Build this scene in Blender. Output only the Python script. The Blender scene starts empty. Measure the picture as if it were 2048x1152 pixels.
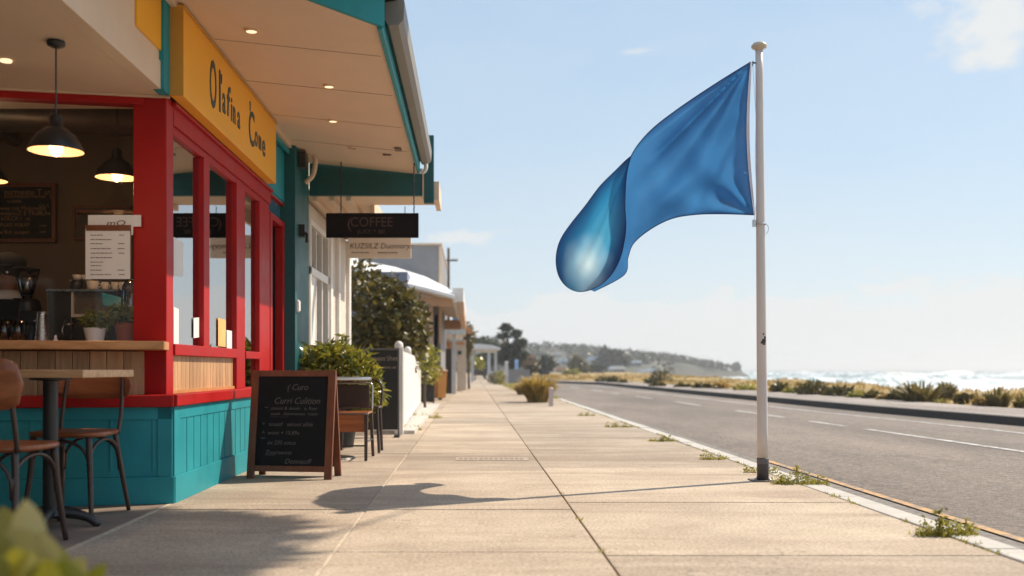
import bpy, bmesh, math, random
from mathutils import Vector, Matrix, noise
R = math.radians
sc = bpy.context.scene
col = sc.collection
CH = 0.8            # camera height
# ------------------------------------------------------------------ helpers
def P(px, py, d):
    """point seen at pixel px,py of the 2048 px wide photo at distance d along +Y"""
    return Vector(((px-943)/2000*d, d, CH-(py-738)/2000*d))
def G(px, py, z=0.0):
    d = (CH-z)*2000/(py-738)
    return Vector(((px-943)/2000*d, d, z))
ORG = {}
def empty(name, loc=(0,0,0)):
    o = bpy.data.objects.new(name, None); col.objects.link(o); o.location = loc
    o.empty_display_size = .1
    ORG[o.name] = Vector(loc); return o
def tag(o, label=None, cat=None, group=None, kind=None):
    if label: o['label'] = label
    if cat: o['category'] = cat
    if group: o['group'] = group
    if kind: o['kind'] = kind
    return o
def thing(name, label, cat, loc=(0,0,0), group=None):
    return tag(empty(name, loc), label, cat, group)
class MB:
    def __init__(s, M=None): s.v=[]; s.f=[]; s.M=M
    def _add(s, vs, fs):
        b=len(s.v)
        for p in vs:
            p=Vector(p)
            s.v.append(s.M@p if s.M else p)
        s.f += [tuple(b+i for i in f) for f in fs]; return s
    def box(s,x0,x1,y0,y1,z0,z1):
        return s._add([(x0,y0,z0),(x1,y0,z0),(x1,y1,z0),(x0,y1,z0),(x0,y0,z1),(x1,y0,z1),(x1,y1,z1),(x0,y1,z1)],
            [(0,3,2,1),(4,5,6,7),(0,1,5,4),(1,2,6,5),(2,3,7,6),(3,0,4,7)])
    def hull8(s, pts):   # 4 bottom pts, 4 top pts
        return s._add(pts,[(0,3,2,1),(4,5,6,7),(0,1,5,4),(1,2,6,5),(2,3,7,6),(3,0,4,7)])
    def prism(s, poly, ext):   # poly list of 3d points, ext vector
        n=len(poly); e=Vector(ext)
        vs=[Vector(p) for p in poly]; vs+= [p+e for p in vs]
        return s._add(vs,[tuple(range(n))[::-1],tuple(range(n,2*n))]+[(i,(i+1)%n,n+(i+1)%n,n+i) for i in range(n)])
    def quad(s,a,b,c,d): return s._add([a,b,c,d],[(0,1,2,3)])
    def tube(s, pts, r, n=8, cap=True):
        pts=[Vector(p) for p in pts]; m=len(pts)
        rs = r if isinstance(r,(list,tuple)) else [r]*m
        up=None; vs=[]
        for i,p in enumerate(pts):
            t=(pts[min(i+1,m-1)]-pts[max(i-1,0)]).normalized()
            if up is None:
                up = Vector((0,0,1)) if abs(t.z)<.9 else Vector((1,0,0))
            a=t.cross(up).normalized(); b=a.cross(t).normalized(); up=b
            for k in range(n):
                w=2*math.pi*k/n; vs.append(p+(a*math.cos(w)+b*math.sin(w))*rs[i])
        fs=[(i*n+k,i*n+(k+1)%n,(i+1)*n+(k+1)%n,(i+1)*n+k) for i in range(m-1) for k in range(n)]
        if cap: fs+= [tuple(range(n))[::-1],tuple((m-1)*n+k for k in range(n))]
        return s._add(vs,fs)
    def lathe(s, c, prof, n=24, cap=True):   # prof: [(r,z)...]
        c=Vector(c); vs=[]; m=len(prof)
        for r,z in prof:
            for k in range(n):
                w=2*math.pi*k/n; vs.append(c+Vector((r*math.cos(w),r*math.sin(w),z)))
        fs=[(i*n+k,i*n+(k+1)%n,(i+1)*n+(k+1)%n,(i+1)*n+k) for i in range(m-1) for k in range(n)]
        if cap: fs+= [tuple(range(n))[::-1],tuple((m-1)*n+k for k in range(n))]
        return s._add(vs,fs)
    def ball(s,c,r,n=12,m=8,sc_=(1,1,1)):
        prof=[(max(r*math.sin(math.pi*i/m),1e-4)*1,-r*math.cos(math.pi*i/m)) for i in range(m+1)]
        c=Vector(c); vs=[]
        for rr,z in prof:
            for k in range(n):
                w=2*math.pi*k/n; vs.append(c+Vector((rr*math.cos(w)*sc_[0],rr*math.sin(w)*sc_[1],z*sc_[2])))
        fs=[(i*n+k,i*n+(k+1)%n,(i+1)*n+(k+1)%n,(i+1)*n+k) for i in range(m) for k in range(n)]
        return s._add(vs,fs)
    def build(s, name, mat, parent=None, org=None, smooth=False, bevel=0, recalc=True, kind=None, label=None):
        if parent is not None: o0=ORG[parent.name]
        else: o0=Vector(org) if org is not None else Vector((0,0,0))
        me=bpy.data.meshes.new(name)
        me.from_pydata([tuple(p-o0) for p in s.v],[],s.f); me.validate()
        if recalc:
            bm=bmesh.new(); bm.from_mesh(me); bmesh.ops.recalc_face_normals(bm,faces=bm.faces); bm.to_mesh(me); bm.free()
        if smooth:
            me.polygons.foreach_set('use_smooth',[True]*len(me.polygons))
        if mat: me.materials.append(mat)
        o=bpy.data.objects.new(name,me); col.objects.link(o)
        if parent is not None: o.parent=parent
        else: o.location=o0
        ORG[o.name]=o0
        if bevel:
            m=o.modifiers.new('bevel','BEVEL'); m.width=bevel; m.segments=2; m.limit_method='ANGLE'
        if smooth=='auto' or (smooth and bevel): pass
        if kind: o['kind']=kind
        if label: o['label']=label
        return o
def copy_tree(o, loc=None, parent=None):
    c=o.copy(); col.objects.link(c); c.parent=parent
    for ch in [x for x in bpy.data.objects if x.parent==o]: copy_tree(ch,None,c)
    if loc is not None: c.location=loc
    ORG[c.name]=Vector(c.location)
    return c
def text(name, rows, mat, parent, ex=.0015, bold=0):
    """rows: (string, size, origin, xdir, ydir, xscale, shear)"""
    mb=MB()
    for (s_,size,o,xd,yd,xs,sh) in rows:
        cu=bpy.data.curves.new('t','FONT'); cu.body=s_; cu.size=size*(1.13 if bold else 1); cu.extrude=ex; cu.shear=sh; cu.offset=bold; cu.resolution_u=3
        ob=bpy.data.objects.new('t',cu); col.objects.link(ob)
        bpy.context.view_layer.update()
        me=bpy.data.meshes.new_from_object(ob)
        xd=Vector(xd).normalized()*xs; yd=Vector(yd).normalized(); zd=Vector(xd).cross(yd).normalized()
        mb._add([Vector(o)+xd*v.co.x+yd*v.co.y+zd*v.co.z for v in me.vertices],[tuple(p.vertices) for p in me.polygons])
        bpy.data.objects.remove(ob); bpy.data.meshes.remove(me)
    return mb.build(name,mat,parent,recalc=False)
def catmull(pts, n):
    pts=[Vector(p) for p in pts]; out=[]
    m=len(pts)-1
    for i in range(n+1):
        t=i/n*m; k=min(int(t),m-1); f=t-k
        p0=pts[max(k-1,0)];p1=pts[k];p2=pts[k+1];p3=pts[min(k+2,m)]
        out.append(.5*((2*p1)+(p2-p0)*f+(2*p0-5*p1+4*p2-p3)*f*f+(3*p1-p0-3*p2+p3)*f**3))
    return out
# ------------------------------------------------------------------ materials
def nodes(name):
    m=bpy.data.materials.new(name); m.use_nodes=True
    nt=m.node_tree; b=nt.nodes['Principled BSDF']; return m,nt,b
def ramp(nt, fac, stops):
    n=nt.nodes.new('ShaderNodeValToRGB'); e=n.color_ramp.elements
    while len(e)<len(stops): e.new(.5)
    for k,(p,c) in zip(e,stops): k.position=p; k.color=(*c,1) if len(c)==3 else c
    nt.links.new(fac,n.inputs[0]); return n.outputs[0]
def tnoise(nt, scale, detail=5, rough=.6, stretch=(1,1,1), coord='Object', off=(0,0,0), dist=0):
    tc=nt.nodes.new('ShaderNodeTexCoord'); mp=nt.nodes.new('ShaderNodeMapping')
    mp.inputs['Scale'].default_value=stretch; mp.inputs['Location'].default_value=off
    nt.links.new(tc.outputs[coord],mp.inputs[0])
    n=nt.nodes.new('ShaderNodeTexNoise'); n.inputs['Scale'].default_value=scale
    n.inputs['Detail'].default_value=detail; n.inputs['Roughness'].default_value=rough; n.inputs['Distortion'].default_value=dist
    nt.links.new(mp.outputs[0],n.inputs['Vector']); return n.outputs['Fac']
def mix(nt, a, b, fac, mode='MIX'):
    n=nt.nodes.new('ShaderNodeMix'); n.data_type='RGBA'; n.blend_type=mode
    for i,x in ((6,a),(7,b)):
        if isinstance(x,(tuple,list)): n.inputs[i].default_value=(*x[:3],1)
        else: nt.links.new(x,n.inputs[i])
    if isinstance(fac,(int,float)): n.inputs[0].default_value=fac
    else: nt.links.new(fac,n.inputs[0])
    return n.outputs[2]
def bump(nt,b,h,strength=.2,dist=.01):
    n=nt.nodes.new('ShaderNodeBump'); n.inputs['Strength'].default_value=strength; n.inputs['Distance'].default_value=dist
    nt.links.new(h,n.inputs['Height']); nt.links.new(n.outputs[0],b.inputs['Normal'])
def math_(nt,op,a,b=None):
    n=nt.nodes.new('ShaderNodeMath'); n.operation=op
    for i,x in enumerate((a,b)):
        if x is None: continue
        if isinstance(x,(int,float)): n.inputs[i].default_value=x
        else: nt.links.new(x,n.inputs[i])
    return n.outputs[0]
def mat(name, c, rough=.6, metal=0, var=.12, vs=4, bs=.08, bsc=60, stretch=(1,1,1), island=0, spec=.5, dirt=0):
    m,nt,b=nodes(name)
    f=tnoise(nt,vs,6,.65,stretch)
    lo=tuple(x*(1-var) for x in c); hi=tuple(min(x*(1+var),1) for x in c)
    o=ramp(nt,f,[(.3,lo),(.7,hi)])
    if dirt:
        d=tnoise(nt,vs*.6,8,.75,(1,1,.4),off=(3,7,1))
        o=mix(nt,o,tuple(x*.55 for x in c),math_(nt,'MULTIPLY',ramp(nt,d,[(.52,(0,0,0)),(.72,(1,1,1))]),dirt))
    if island:
        g=nt.nodes.new('ShaderNodeNewGeometry')
        k=ramp(nt,g.outputs['Random Per Island'],[(0,(1-island,)*3),(1,(1+island*.5,)*3)])
        o=mix(nt,o,k,1,'MULTIPLY')
    nt.links.new(o,b.inputs['Base Color'])
    b.inputs['Roughness'].default_value=rough; b.inputs['Metallic'].default_value=metal
    b.inputs['Specular IOR Level'].default_value=spec
    r=ramp(nt,f,[(.3,(max(rough-.08,0),)*3),(.7,(min(rough+.08,1),)*3)]); nt.links.new(r,b.inputs['Roughness'])
    if bs: bump(nt,b,tnoise(nt,bsc,4,.6,stretch),bs,.004)
    return m
def emit(name,c,s):
    m,nt,b=nodes(name); b.inputs['Base Color'].default_value=(*c,1)
    b.inputs['Emission Color'].default_value=(*c,1); b.inputs['Emission Strength'].default_value=s; return m
def leafmat(name, cols, trans=.35, rough=.45):
    m,nt,b=nodes(name)
    g=nt.nodes.new('ShaderNodeNewGeometry')
    n=len(cols); o=ramp(nt,g.outputs['Random Per Island'],[(i/(n-1),c) for i,c in enumerate(cols)])
    nt.links.new(o,b.inputs['Base Color']); b.inputs['Roughness'].default_value=rough
    t=nt.nodes.new('ShaderNodeBsdfTranslucent'); nt.links.new(mix(nt,o,(1.0,.95,.3),.25,'MIX') if False else o,t.inputs[0])
    ms=nt.nodes.new('ShaderNodeMixShader'); ms.inputs[0].default_value=trans
    nt.links.new(b.outputs[0],ms.inputs[1]); nt.links.new(t.outputs[0],ms.inputs[2])
    nt.links.new(ms.outputs[0],nt.nodes['Material Output'].inputs[0]); return m
def woodmat(name,c1,c2,axis='z',scale=3,rough=.5,island=.25):
    m,nt,b=nodes(name)
    st={'z':(14,14,1),'x':(1,14,14),'y':(14,1,14)}[axis]
    f=tnoise(nt,scale,8,.6,st,dist=.6)
    o=ramp(nt,f,[(.3,c1),(.7,c2)])
    if island:
        g=nt.nodes.new('ShaderNodeNewGeometry')
        o=mix(nt,o,ramp(nt,g.outputs['Random Per Island'],[(0,(1-island,)*3),(1,(1.1,)*3)]),1,'MULTIPLY')
    nt.links.new(o,b.inputs['Base Color']); b.inputs['Roughness'].default_value=rough
    bump(nt,b,f,.25,.003); return m

RED=mat('red_paint',(.36,.006,.005),.5,var=.1,bs=.05,dirt=.3,spec=.25)
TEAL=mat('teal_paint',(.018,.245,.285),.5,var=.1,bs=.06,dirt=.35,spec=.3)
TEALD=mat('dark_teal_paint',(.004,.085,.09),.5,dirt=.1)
YEL=mat('yellow_sign_paint',(.82,.38,.012),.42,var=.06,bs=.03,dirt=.08)
CREAM=mat('cream_paint',(.66,.50,.36),.6,var=.05,bs=.06,dirt=.12)
CREAM2=mat('cream_ceiling_paint',(.70,.52,.375),.65,var=.04,bs=.05,dirt=.08)
WHITE=mat('white_paint',(.74,.71,.67),.5,var=.06,dirt=.15)
STUCCO=mat('pale_render',(.62,.55,.47),.8,var=.1,bs=.2,dirt=.2)
GALV=mat('galvanised_metal',(.22,.20,.175),.5,metal=.25,var=.15,dirt=.3)
STEEL=mat('brushed_steel',(.5,.5,.52),.28,metal=1,var=.1)
BLACK=mat('black_metal',(.02,.019,.018),.38,var=.3)
BLACKP=mat('black_plastic',(.012,.012,.013),.45,var=.2)
LAMPB=mat('black_enamel',(.016,.014,.013),.32)
LAMPI=mat('cream_enamel',(.40,.26,.15),.5)
CHALK=mat('chalkboard',(.009,.009,.010),.75,var=.35,vs=6,bs=.03,spec=.12)
CHALKT=mat('chalk_writing',(.10,.088,.084),.9)
WRITE=mat('dark_lettering',(.012,.035,.04),.5)
BRONZE=mat('faded_bronze_lettering',(.075,.035,.02),.6)
SIGNDK=mat('dark_brown_signboard',(.007,.004,.003),.6,spec=.15)
SIGNCR=mat('cream_signboard',(.74,.60,.47),.6,var=.05)
GREYT=mat('grey_lettering',(.16,.11,.09),.7)
PAPER=mat('white_paper',(.72,.70,.68),.8,var=.04)
OAK=woodmat('honey_oak',(.40,.17,.055),(.62,.31,.12),'x',2,.42,0)
OAKT=woodmat('pale_table_wood',(.50,.26,.11),(.72,.44,.22),'x',2,.4,.1)
CLAD=woodmat('cedar_boards',(.36,.19,.085),(.62,.37,.19),'z',2.5,.55,.3)
FRAMEW=woodmat('rust_stained_frame',(.10,.026,.008),(.18,.05,.017),'z',3,.42,.1)
CHAIRW=woodmat('polished_brown_wood',(.20,.055,.018),(.38,.12,.04),'x',2,.28,0)
CHAIRM=mat('dark_bentwood',(.055,.03,.022),.32,var=.3)
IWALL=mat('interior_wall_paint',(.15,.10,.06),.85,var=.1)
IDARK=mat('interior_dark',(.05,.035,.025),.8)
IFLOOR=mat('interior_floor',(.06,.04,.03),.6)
BULB=emit('lit_bulb',(1,.60,.28),5)
DOWNL=emit('lit_downlight',(1,.74,.45),1.0)
TERRA=mat('terracotta',(.25,.06,.035),.7)
POTW=mat('white_ceramic',(.75,.72,.70),.3)
CUP=mat('white_cup_ceramic',(.6,.55,.5),.3)
BLUEG=mat('turquoise_plastic',(.02,.25,.36),.3)
SKIN=mat('skin',(.25,.12,.075),.5)
CLOTHB=mat('black_cloth',(.012,.012,.014),.9)
GREYB=mat('grey_cladding',(.22,.215,.22),.6,dirt=.1)
BLUEGREY=mat('blue_grey_wall',(.17,.19,.26),.6)
TIN=mat('pale_tin_roof',(.66,.66,.67),.45,var=.06)
TAN=mat('tan_soffit',(.45,.27,.16),.7)
BROWNW=mat('brown_shop_wall',(.16,.10,.05),.7)
BINB=mat('black_bin_plastic',(.012,.012,.012),.45)
BINO=mat('ochre_bin_plastic',(.46,.20,.035),.5)
BINT=mat('tan_bin_plastic',(.35,.22,.15),.5)
KERB=mat('kerb_concrete',(.50,.47,.43),.85,var=.12,vs=6,bs=.5,bsc=120,dirt=.3)
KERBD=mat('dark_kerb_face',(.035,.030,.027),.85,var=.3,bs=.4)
MORTAR=mat('pale_mortar',(.50,.42,.32),.9,var=.35,vs=14,bs=.5)
SOIL=mat('dark_soil',(.11,.085,.06),.95,var=.4,vs=12,bs=.8)
BARK=mat('bark',(.10,.07,.05),.9,var=.3,vs=8,bs=.8,stretch=(3,3,1))
HILLM=mat('scrubby_hillside',(.055,.056,.036),.9,var=.5,vs=.3)
ROOFR=mat('tan_roof',(.42,.24,.14),.6)
ROOFB=mat('pale_blue_roof',(.45,.52,.62),.4)
DARKG=mat('dark_window_glass',(.02,.022,.025),.08)
RIMM=mat('chair_steel_edge',(.5,.45,.42),.25,metal=.9)

L_DRY=leafmat('dry_grass_blades',[(.12,.085,.015),(.42,.26,.055),(.52,.35,.11),(.24,.18,.03)],.4)
L_TUSS=leafmat('tussock_blades',[(.10,.085,.012),(.48,.31,.06),(.60,.43,.13),(.34,.24,.05)],.4)
L_FLAX=leafmat('flax_blades',[(.06,.065,.015),(.22,.16,.045),(.14,.12,.03),(.34,.25,.10)],.35)
L_OLIVE=leafmat('olive_leaves',[(.025,.026,.005),(.10,.08,.012),(.19,.145,.022),(.045,.045,.008)],.25)
L_DARK=leafmat('dark_leaves',[(.02,.028,.012),(.05,.06,.022),(.035,.04,.02)],.25)
L_YEL=leafmat('yellow_green_leaves',[(.10,.13,.010),(.36,.34,.03),(.22,.24,.02),(.60,.52,.22),(.16,.18,.02),(.40,.36,.04)],.45,.3)
L_POT=leafmat('glossy_green_leaves',[(.05,.075,.012),(.24,.24,.03),(.42,.36,.04),(.12,.14,.02)],.4,.28)
L_PLANT=leafmat('pot_plant_leaves',[(.05,.08,.016),(.19,.20,.03),(.10,.13,.03)],.3)
L_WEED=leafmat('weed_leaves',[(.14,.14,.02),(.36,.33,.05),(.48,.40,.09)],.4)
L_TREE=leafmat('shade_tree_leaves',[(.05,.07,.015),(.12,.14,.03)],.3)

# glass
def glassmat(name, refl, tint=(1,1,1)):
    m=bpy.data.materials.new(name); m.use_nodes=True; nt=m.node_tree; nt.nodes.clear()
    out=nt.nodes.new('ShaderNodeOutputMaterial'); g=nt.nodes.new('ShaderNodeBsdfGlossy'); t=nt.nodes.new('ShaderNodeBsdfTransparent')
    g.inputs['Roughness'].default_value=.015; g.inputs[0].default_value=(1,1,1,1); t.inputs[0].default_value=(*tint,1)
    lw=nt.nodes.new('ShaderNodeFresnel'); lw.inputs[0].default_value=refl
    ms=nt.nodes.new('ShaderNodeMixShader'); nt.links.new(lw.outputs[0],ms.inputs[0])
    nt.links.new(t.outputs[0],ms.inputs[1]); nt.links.new(g.outputs[0],ms.inputs[2]); nt.links.new(ms.outputs[0],out.inputs[0])
    return m
GLASS=glassmat('clear_glass',1.2)
GLASSR=glassmat('reflective_window_glass',10,(.75,.75,.75))
GLASSO=glassmat('drinking_glass',2.0,(.9,.92,.95))

# pavement concrete
def concrete():
    m,nt,b=nodes('pavement_concrete')
    f=tnoise(nt,1.3,8,.7); g=tnoise(nt,60,5,.75); st=tnoise(nt,.9,6,.7,(.35,1.6,1),off=(5,2,0),dist=.8)
    o=ramp(nt,f,[(.25,(.36,.29,.225)),(.5,(.48,.395,.31)),(.75,(.60,.505,.40))])
    o=mix(nt,o,(.30,.225,.165),math_(nt,'MULTIPLY',ramp(nt,st,[(.45,(0,0,0)),(.66,(1,1,1))]),.8))
    o=mix(nt,o,ramp(nt,g,[(.32,(.55,.54,.52)),(.68,(1.32,1.31,1.3))]),1,'MULTIPLY')
    tcx=nt.nodes.new('ShaderNodeTexCoord')
    for vsc,th,amt in ((2.3,.045,.55),(7,.05,.35)):
        v=nt.nodes.new('ShaderNodeTexVoronoi'); v.inputs['Scale'].default_value=vsc; nt.links.new(tcx.outputs['Object'],v.inputs['Vector'])
        o=mix(nt,o,(.13,.11,.095),math_(nt,'MULTIPLY',ramp(nt,v.outputs['Distance'],[(th*.6,(1,1,1)),(th,(0,0,0))]),amt))
    v=nt.nodes.new('ShaderNodeTexVoronoi'); v.feature='DISTANCE_TO_EDGE'; v.inputs['Scale'].default_value=.42
    nz_=nt.nodes.new('ShaderNodeTexNoise'); nz_.inputs['Scale'].default_value=4; nz_.inputs['Detail'].default_value=6; nt.links.new(tcx.outputs['Object'],nz_.inputs['Vector'])
    va=nt.nodes.new('ShaderNodeVectorMath'); va.operation='ADD'; nt.links.new(tcx.outputs['Object'],va.inputs[0]); nt.links.new(nz_.outputs['Color'],va.inputs[1]); nt.links.new(va.outputs[0],v.inputs['Vector'])
    crk=math_(nt,'MULTIPLY',ramp(nt,v.outputs['Distance'],[(0,(1,1,1)),(.0035,(0,0,0))]),ramp(nt,tnoise(nt,.5,2,.5,off=(7,7,0)),[(.52,(0,0,0)),(.6,(1,1,1))]))
    o=mix(nt,o,(.12,.10,.085),math_(nt,'MULTIPLY',crk,.7))
    ge=nt.nodes.new('ShaderNodeNewGeometry')
    o=mix(nt,o,ramp(nt,ge.outputs['Random Per Island'],[(0,(.78,.78,.78)),(.5,(.95,.94,.93)),(1,(1.08,1.07,1.05))]),1,'MULTIPLY')
    nt.links.new(o,b.inputs['Base Color']); b.inputs['Roughness'].default_value=.88
    h=math_(nt,'ADD',g,math_(nt,'MULTIPLY',tnoise(nt,14,5,.6),1.5)); bump(nt,b,h,.5,.004); return m
def patio_m():
    m,nt,b=nodes('patio_paving')
    f=tnoise(nt,2.2,8,.7,dist=.6); g=tnoise(nt,70,4,.6)
    o=ramp(nt,f,[(.25,(.17,.125,.095)),(.55,(.26,.195,.15)),(.8,(.36,.28,.215))])
    nt.links.new(o,b.inputs['Base Color']); b.inputs['Roughness'].default_value=.8; bump(nt,b,g,.4,.004); return m
def asphalt(name='asphalt',base=(.165,.136,.116)):
    m,nt,b=nodes(name)
    f=tnoise(nt,.5,6,.65,(1,.25,1)); g=tnoise(nt,55,6,.8); h=tnoise(nt,85,5,.8)
    o=ramp(nt,f,[(.3,tuple(x*.62 for x in base)),(.7,tuple(x*1.3 for x in base))])
    o=mix(nt,o,ramp(nt,h,[(.32,(.35,.35,.36)),(.5,(1,1,1)),(.66,(2.3,2.2,2.1))]),1,'MULTIPLY')
    o=mix(nt,o,ramp(nt,tnoise(nt,26,6,.85),[(.36,(.45,.45,.45)),(.5,(1,1,1)),(.64,(1.7,1.65,1.6))]),1,'MULTIPLY')
    pt=tnoise(nt,.22,5,.6,(1,.4,1),off=(9,1,0)); o=mix(nt,o,(.09,.085,.08),math_(nt,'MULTIPLY',ramp(nt,pt,[(.55,(0,0,0)),(.62,(1,1,1))]),.3))
    v=nt.nodes.new('ShaderNodeTexVoronoi'); v.feature='DISTANCE_TO_EDGE'; v.inputs['Scale'].default_value=.55
    tc=nt.nodes.new('ShaderNodeTexCoord'); ns=nt.nodes.new('ShaderNodeTexNoise'); ns.inputs['Scale'].default_value=3; nt.links.new(tc.outputs['Object'],ns.inputs['Vector'])
    va=nt.nodes.new('ShaderNodeVectorMath'); va.operation='ADD'; nt.links.new(tc.outputs['Object'],va.inputs[0]); nt.links.new(ns.outputs['Color'],va.inputs[1])
    nt.links.new(va.outputs[0],v.inputs['Vector'])
    o=mix(nt,o,(.04,.037,.035),math_(nt,'MULTIPLY',ramp(nt,v.outputs['Distance'],[(0,(1,1,1)),(.012,(0,0,0))]),.5))
    nt.links.new(o,b.inputs['Base Color']); b.inputs['Roughness'].default_value=.82
    bump(nt,b,math_(nt,'ADD',g,h),.7,.006); return m
def worn_paint(name,c):
    m,nt,b=nodes(name)
    f=tnoise(nt,9,8,.8)
    o=mix(nt,c,(.20,.175,.155),ramp(nt,f,[(.42,(0,0,0)),(.56,(.9,.9,.9))]))
    nt.links.new(o,b.inputs['Base Color']); b.inputs['Roughness'].default_value=.7; return m
CONC=concrete(); PATIO=patio_m(); ASPH=asphalt(); PATHM=asphalt('coastal_path_asphalt',(.26,.225,.205))
LINEW=worn_paint('white_road_paint',(.75,.75,.74)); LINEY=worn_paint('yellow_road_paint',(.70,.36,.10))
def dune_m():
    m,nt,b=nodes('dune_ground')
    f=tnoise(nt,.6,8,.7); o=ramp(nt,f,[(.3,(.16,.12,.035)),(.5,(.34,.23,.08)),(.7,(.46,.36,.20))])
    nt.links.new(o,b.inputs['Base Color']); b.inputs['Roughness'].default_value=.95; bump(nt,b,tnoise(nt,9,5,.7),.6,.05); return m
DUNE=dune_m()
def sea_m():
    m,nt,b=nodes('sea_water')
    tc=nt.nodes.new('ShaderNodeTexCoord'); sx=nt.nodes.new('ShaderNodeSeparateXYZ'); nt.links.new(tc.outputs['Object'],sx.inputs[0])
    w=tnoise(nt,.016,7,.65,(1,3.2,1)); w2=tnoise(nt,.006,4,.6,(1,2.2,1),off=(4,4,0))
    # surf: solid wash close in (Y below about 330 m), breaking crests further out
    y=math_(nt,'ADD',sx.outputs['Y'],math_(nt,'MULTIPLY',math_(nt,'SUBTRACT',w2,.5),900))
    wash=ramp(nt,math_(nt,'DIVIDE',y,1000),[(.30,(1,1,1)),(.37,(0,0,0))])
    crest=ramp(nt,w,[(.56,(0,0,0)),(.63,(1,1,1))])
    fo=math_(nt,'MAXIMUM',wash,math_(nt,'MULTIPLY',crest,.75))
    body=ramp(nt,w2,[(.35,(.05,.12,.125)),(.65,(.13,.21,.215))])
    nt.links.new(mix(nt,body,(.82,.84,.86),fo),b.inputs['Base Color'])
    b.inputs['Roughness'].default_value=.45; b.inputs['IOR'].default_value=1.33
    bump(nt,b,tnoise(nt,.15,6,.7,(1,2,1)),.6,1.0); return m
SEA=sea_m()

# ------------------------------------------------------------------ sun, sky, camera
sd=Vector((.89,.497,1)).normalized()      # towards the sun
el=math.asin(sd.z); az=math.atan2(sd.x,sd.y)
L=bpy.data.lights.new('sun','SUN'); L.energy=5.0; L.angle=R(.5); L.color=(1,.86,.68)
lo=bpy.data.objects.new('sun',L); col.objects.link(lo); lo.rotation_euler=(-sd).to_track_quat('-Z','Y').to_euler()
w=bpy.data.worlds.new('World'); sc.world=w; w.use_nodes=True; nt=w.node_tree
bg=nt.nodes['Background']; bg.inputs[1].default_value=.125
sky=nt.nodes.new('ShaderNodeTexSky'); sky.sky_type='NISHITA'; sky.sun_disc=False; sky.sun_elevation=el; sky.sun_rotation=az
sky.air_density=1.0; sky.dust_density=.6; sky.ozone_density=1.2; sky.altitude=0
tc=nt.nodes.new('ShaderNodeTexCoord'); sx=nt.nodes.new('ShaderNodeSeparateXYZ'); nt.links.new(tc.outputs['Generated'],sx.inputs[0])
zz=math_(nt,'MAXIMUM',sx.outputs['Z'],.0)
def wn(scale,st,off,detail=7,dist=0):
    mp=nt.nodes.new('ShaderNodeMapping'); mp.inputs['Scale'].default_value=st; mp.inputs['Location'].default_value=off
    nt.links.new(tc.outputs['Generated'],mp.inputs[0]); n=nt.nodes.new('ShaderNodeTexNoise'); n.inputs['Scale'].default_value=scale
    n.inputs['Detail'].default_value=detail; n.inputs['Roughness'].default_value=.62; n.inputs['Distortion'].default_value=dist
    nt.links.new(mp.outputs[0],n.inputs['Vector']); return n.outputs['Fac']
# thin high veil, horizon haze bank with puffy top, one bright patch high on the right
veil=math_(nt,'MULTIPLY',ramp(nt,wn(1.6,(1,1,3),(.3,.1,.2)),[(.35,(0,0,0)),(.75,(1,1,1))]),.3)
puff=wn(11,(1,1,3.0),(1.7,.2,.4))
bankh=math_(nt,'ADD',zz,math_(nt,'MULTIPLY',math_(nt,'SUBTRACT',puff,.5),-.12))
bank=ramp(nt,bankh,[(0,(.95,)*3),(.068,(.92,)*3),(.075,(.12,)*3),(.2,(0,0,0))])
vd=nt.nodes.new('ShaderNodeVectorMath'); vd.operation='DISTANCE'; nt.links.new(tc.outputs['Generated'],vd.inputs[0])
q=P(2000,25,1).normalized(); q=(P(2000,25,1)-Vector((0,0,CH))).normalized(); vd.inputs[1].default_value=q
pd=math_(nt,'ADD',vd.outputs['Value'],math_(nt,'MULTIPLY',math_(nt,'SUBTRACT',wn(14,(1,1,1.7),(0,3,1)),.5),-.22))
patch=ramp(nt,pd,[(.015,(.95,)*3),(.06,(0,0,0))])
stn=wn(16,(1,1,7),(5,1,2)); wisp=ramp(nt,stn,[(.66,(0,0,0)),(.76,(.6,)*3)])
wm=ramp(nt,zz,[(.06,(0,0,0)),(.11,(1,1,1)),(.16,(1,1,1)),(.2,(.15,)*3)])
def cpatch(px,py,rx,ry,amt,soft=.5,ns=30):
    dirn=(P(px,py,1)-Vector((0,0,CH))).normalized()
    sb=nt.nodes.new('ShaderNodeVectorMath'); sb.operation='SUBTRACT'; nt.links.new(tc.outputs['Generated'],sb.inputs[0]); sb.inputs[1].default_value=dirn
    ml=nt.nodes.new('ShaderNodeVectorMath'); ml.operation='MULTIPLY'; nt.links.new(sb.outputs[0],ml.inputs[0]); ml.inputs[1].default_value=(2000/rx,2000/rx,2000/ry)
    ln=nt.nodes.new('ShaderNodeVectorMath'); ln.operation='LENGTH'; nt.links.new(ml.outputs[0],ln.inputs[0])
    q_=math_(nt,'ADD',ln.outputs['Value'],math_(nt,'MULTIPLY',math_(nt,'SUBTRACT',wn(ns,(1,1,2.5),(px*.01,0,py*.01)),.5),-2.2))
    return ramp(nt,q_,[(.25,(amt,)*3),(.25+soft,(0,0,0))])
patch=math_(nt,'MAXIMUM',math_(nt,'MAXIMUM',patch,cpatch(1275,103,60,12,.55)),math_(nt,'MAXIMUM',cpatch(910,474,110,22,.8),cpatch(1750,615,260,26,.6,ns=24)))
patch=math_(nt,'MAXIMUM',patch,cpatch(1240,640,200,22,.5,ns=24))
c=math_(nt,'MAXIMUM',math_(nt,'MAXIMUM',veil,bank),math_(nt,'MAXIMUM',patch,math_(nt,'MULTIPLY',wisp,wm)))
skc=mix(nt,sky.outputs[0],ramp(nt,zz,[(0,(4.5,4.9,5.15)),(.09,(3.95,4.65,5.2)),(.2,(3.45,4.4,5.25)),(.42,(2.65,3.85,5.2))]),.8)
cloudc=(5.2,5.3,5.3)
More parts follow.
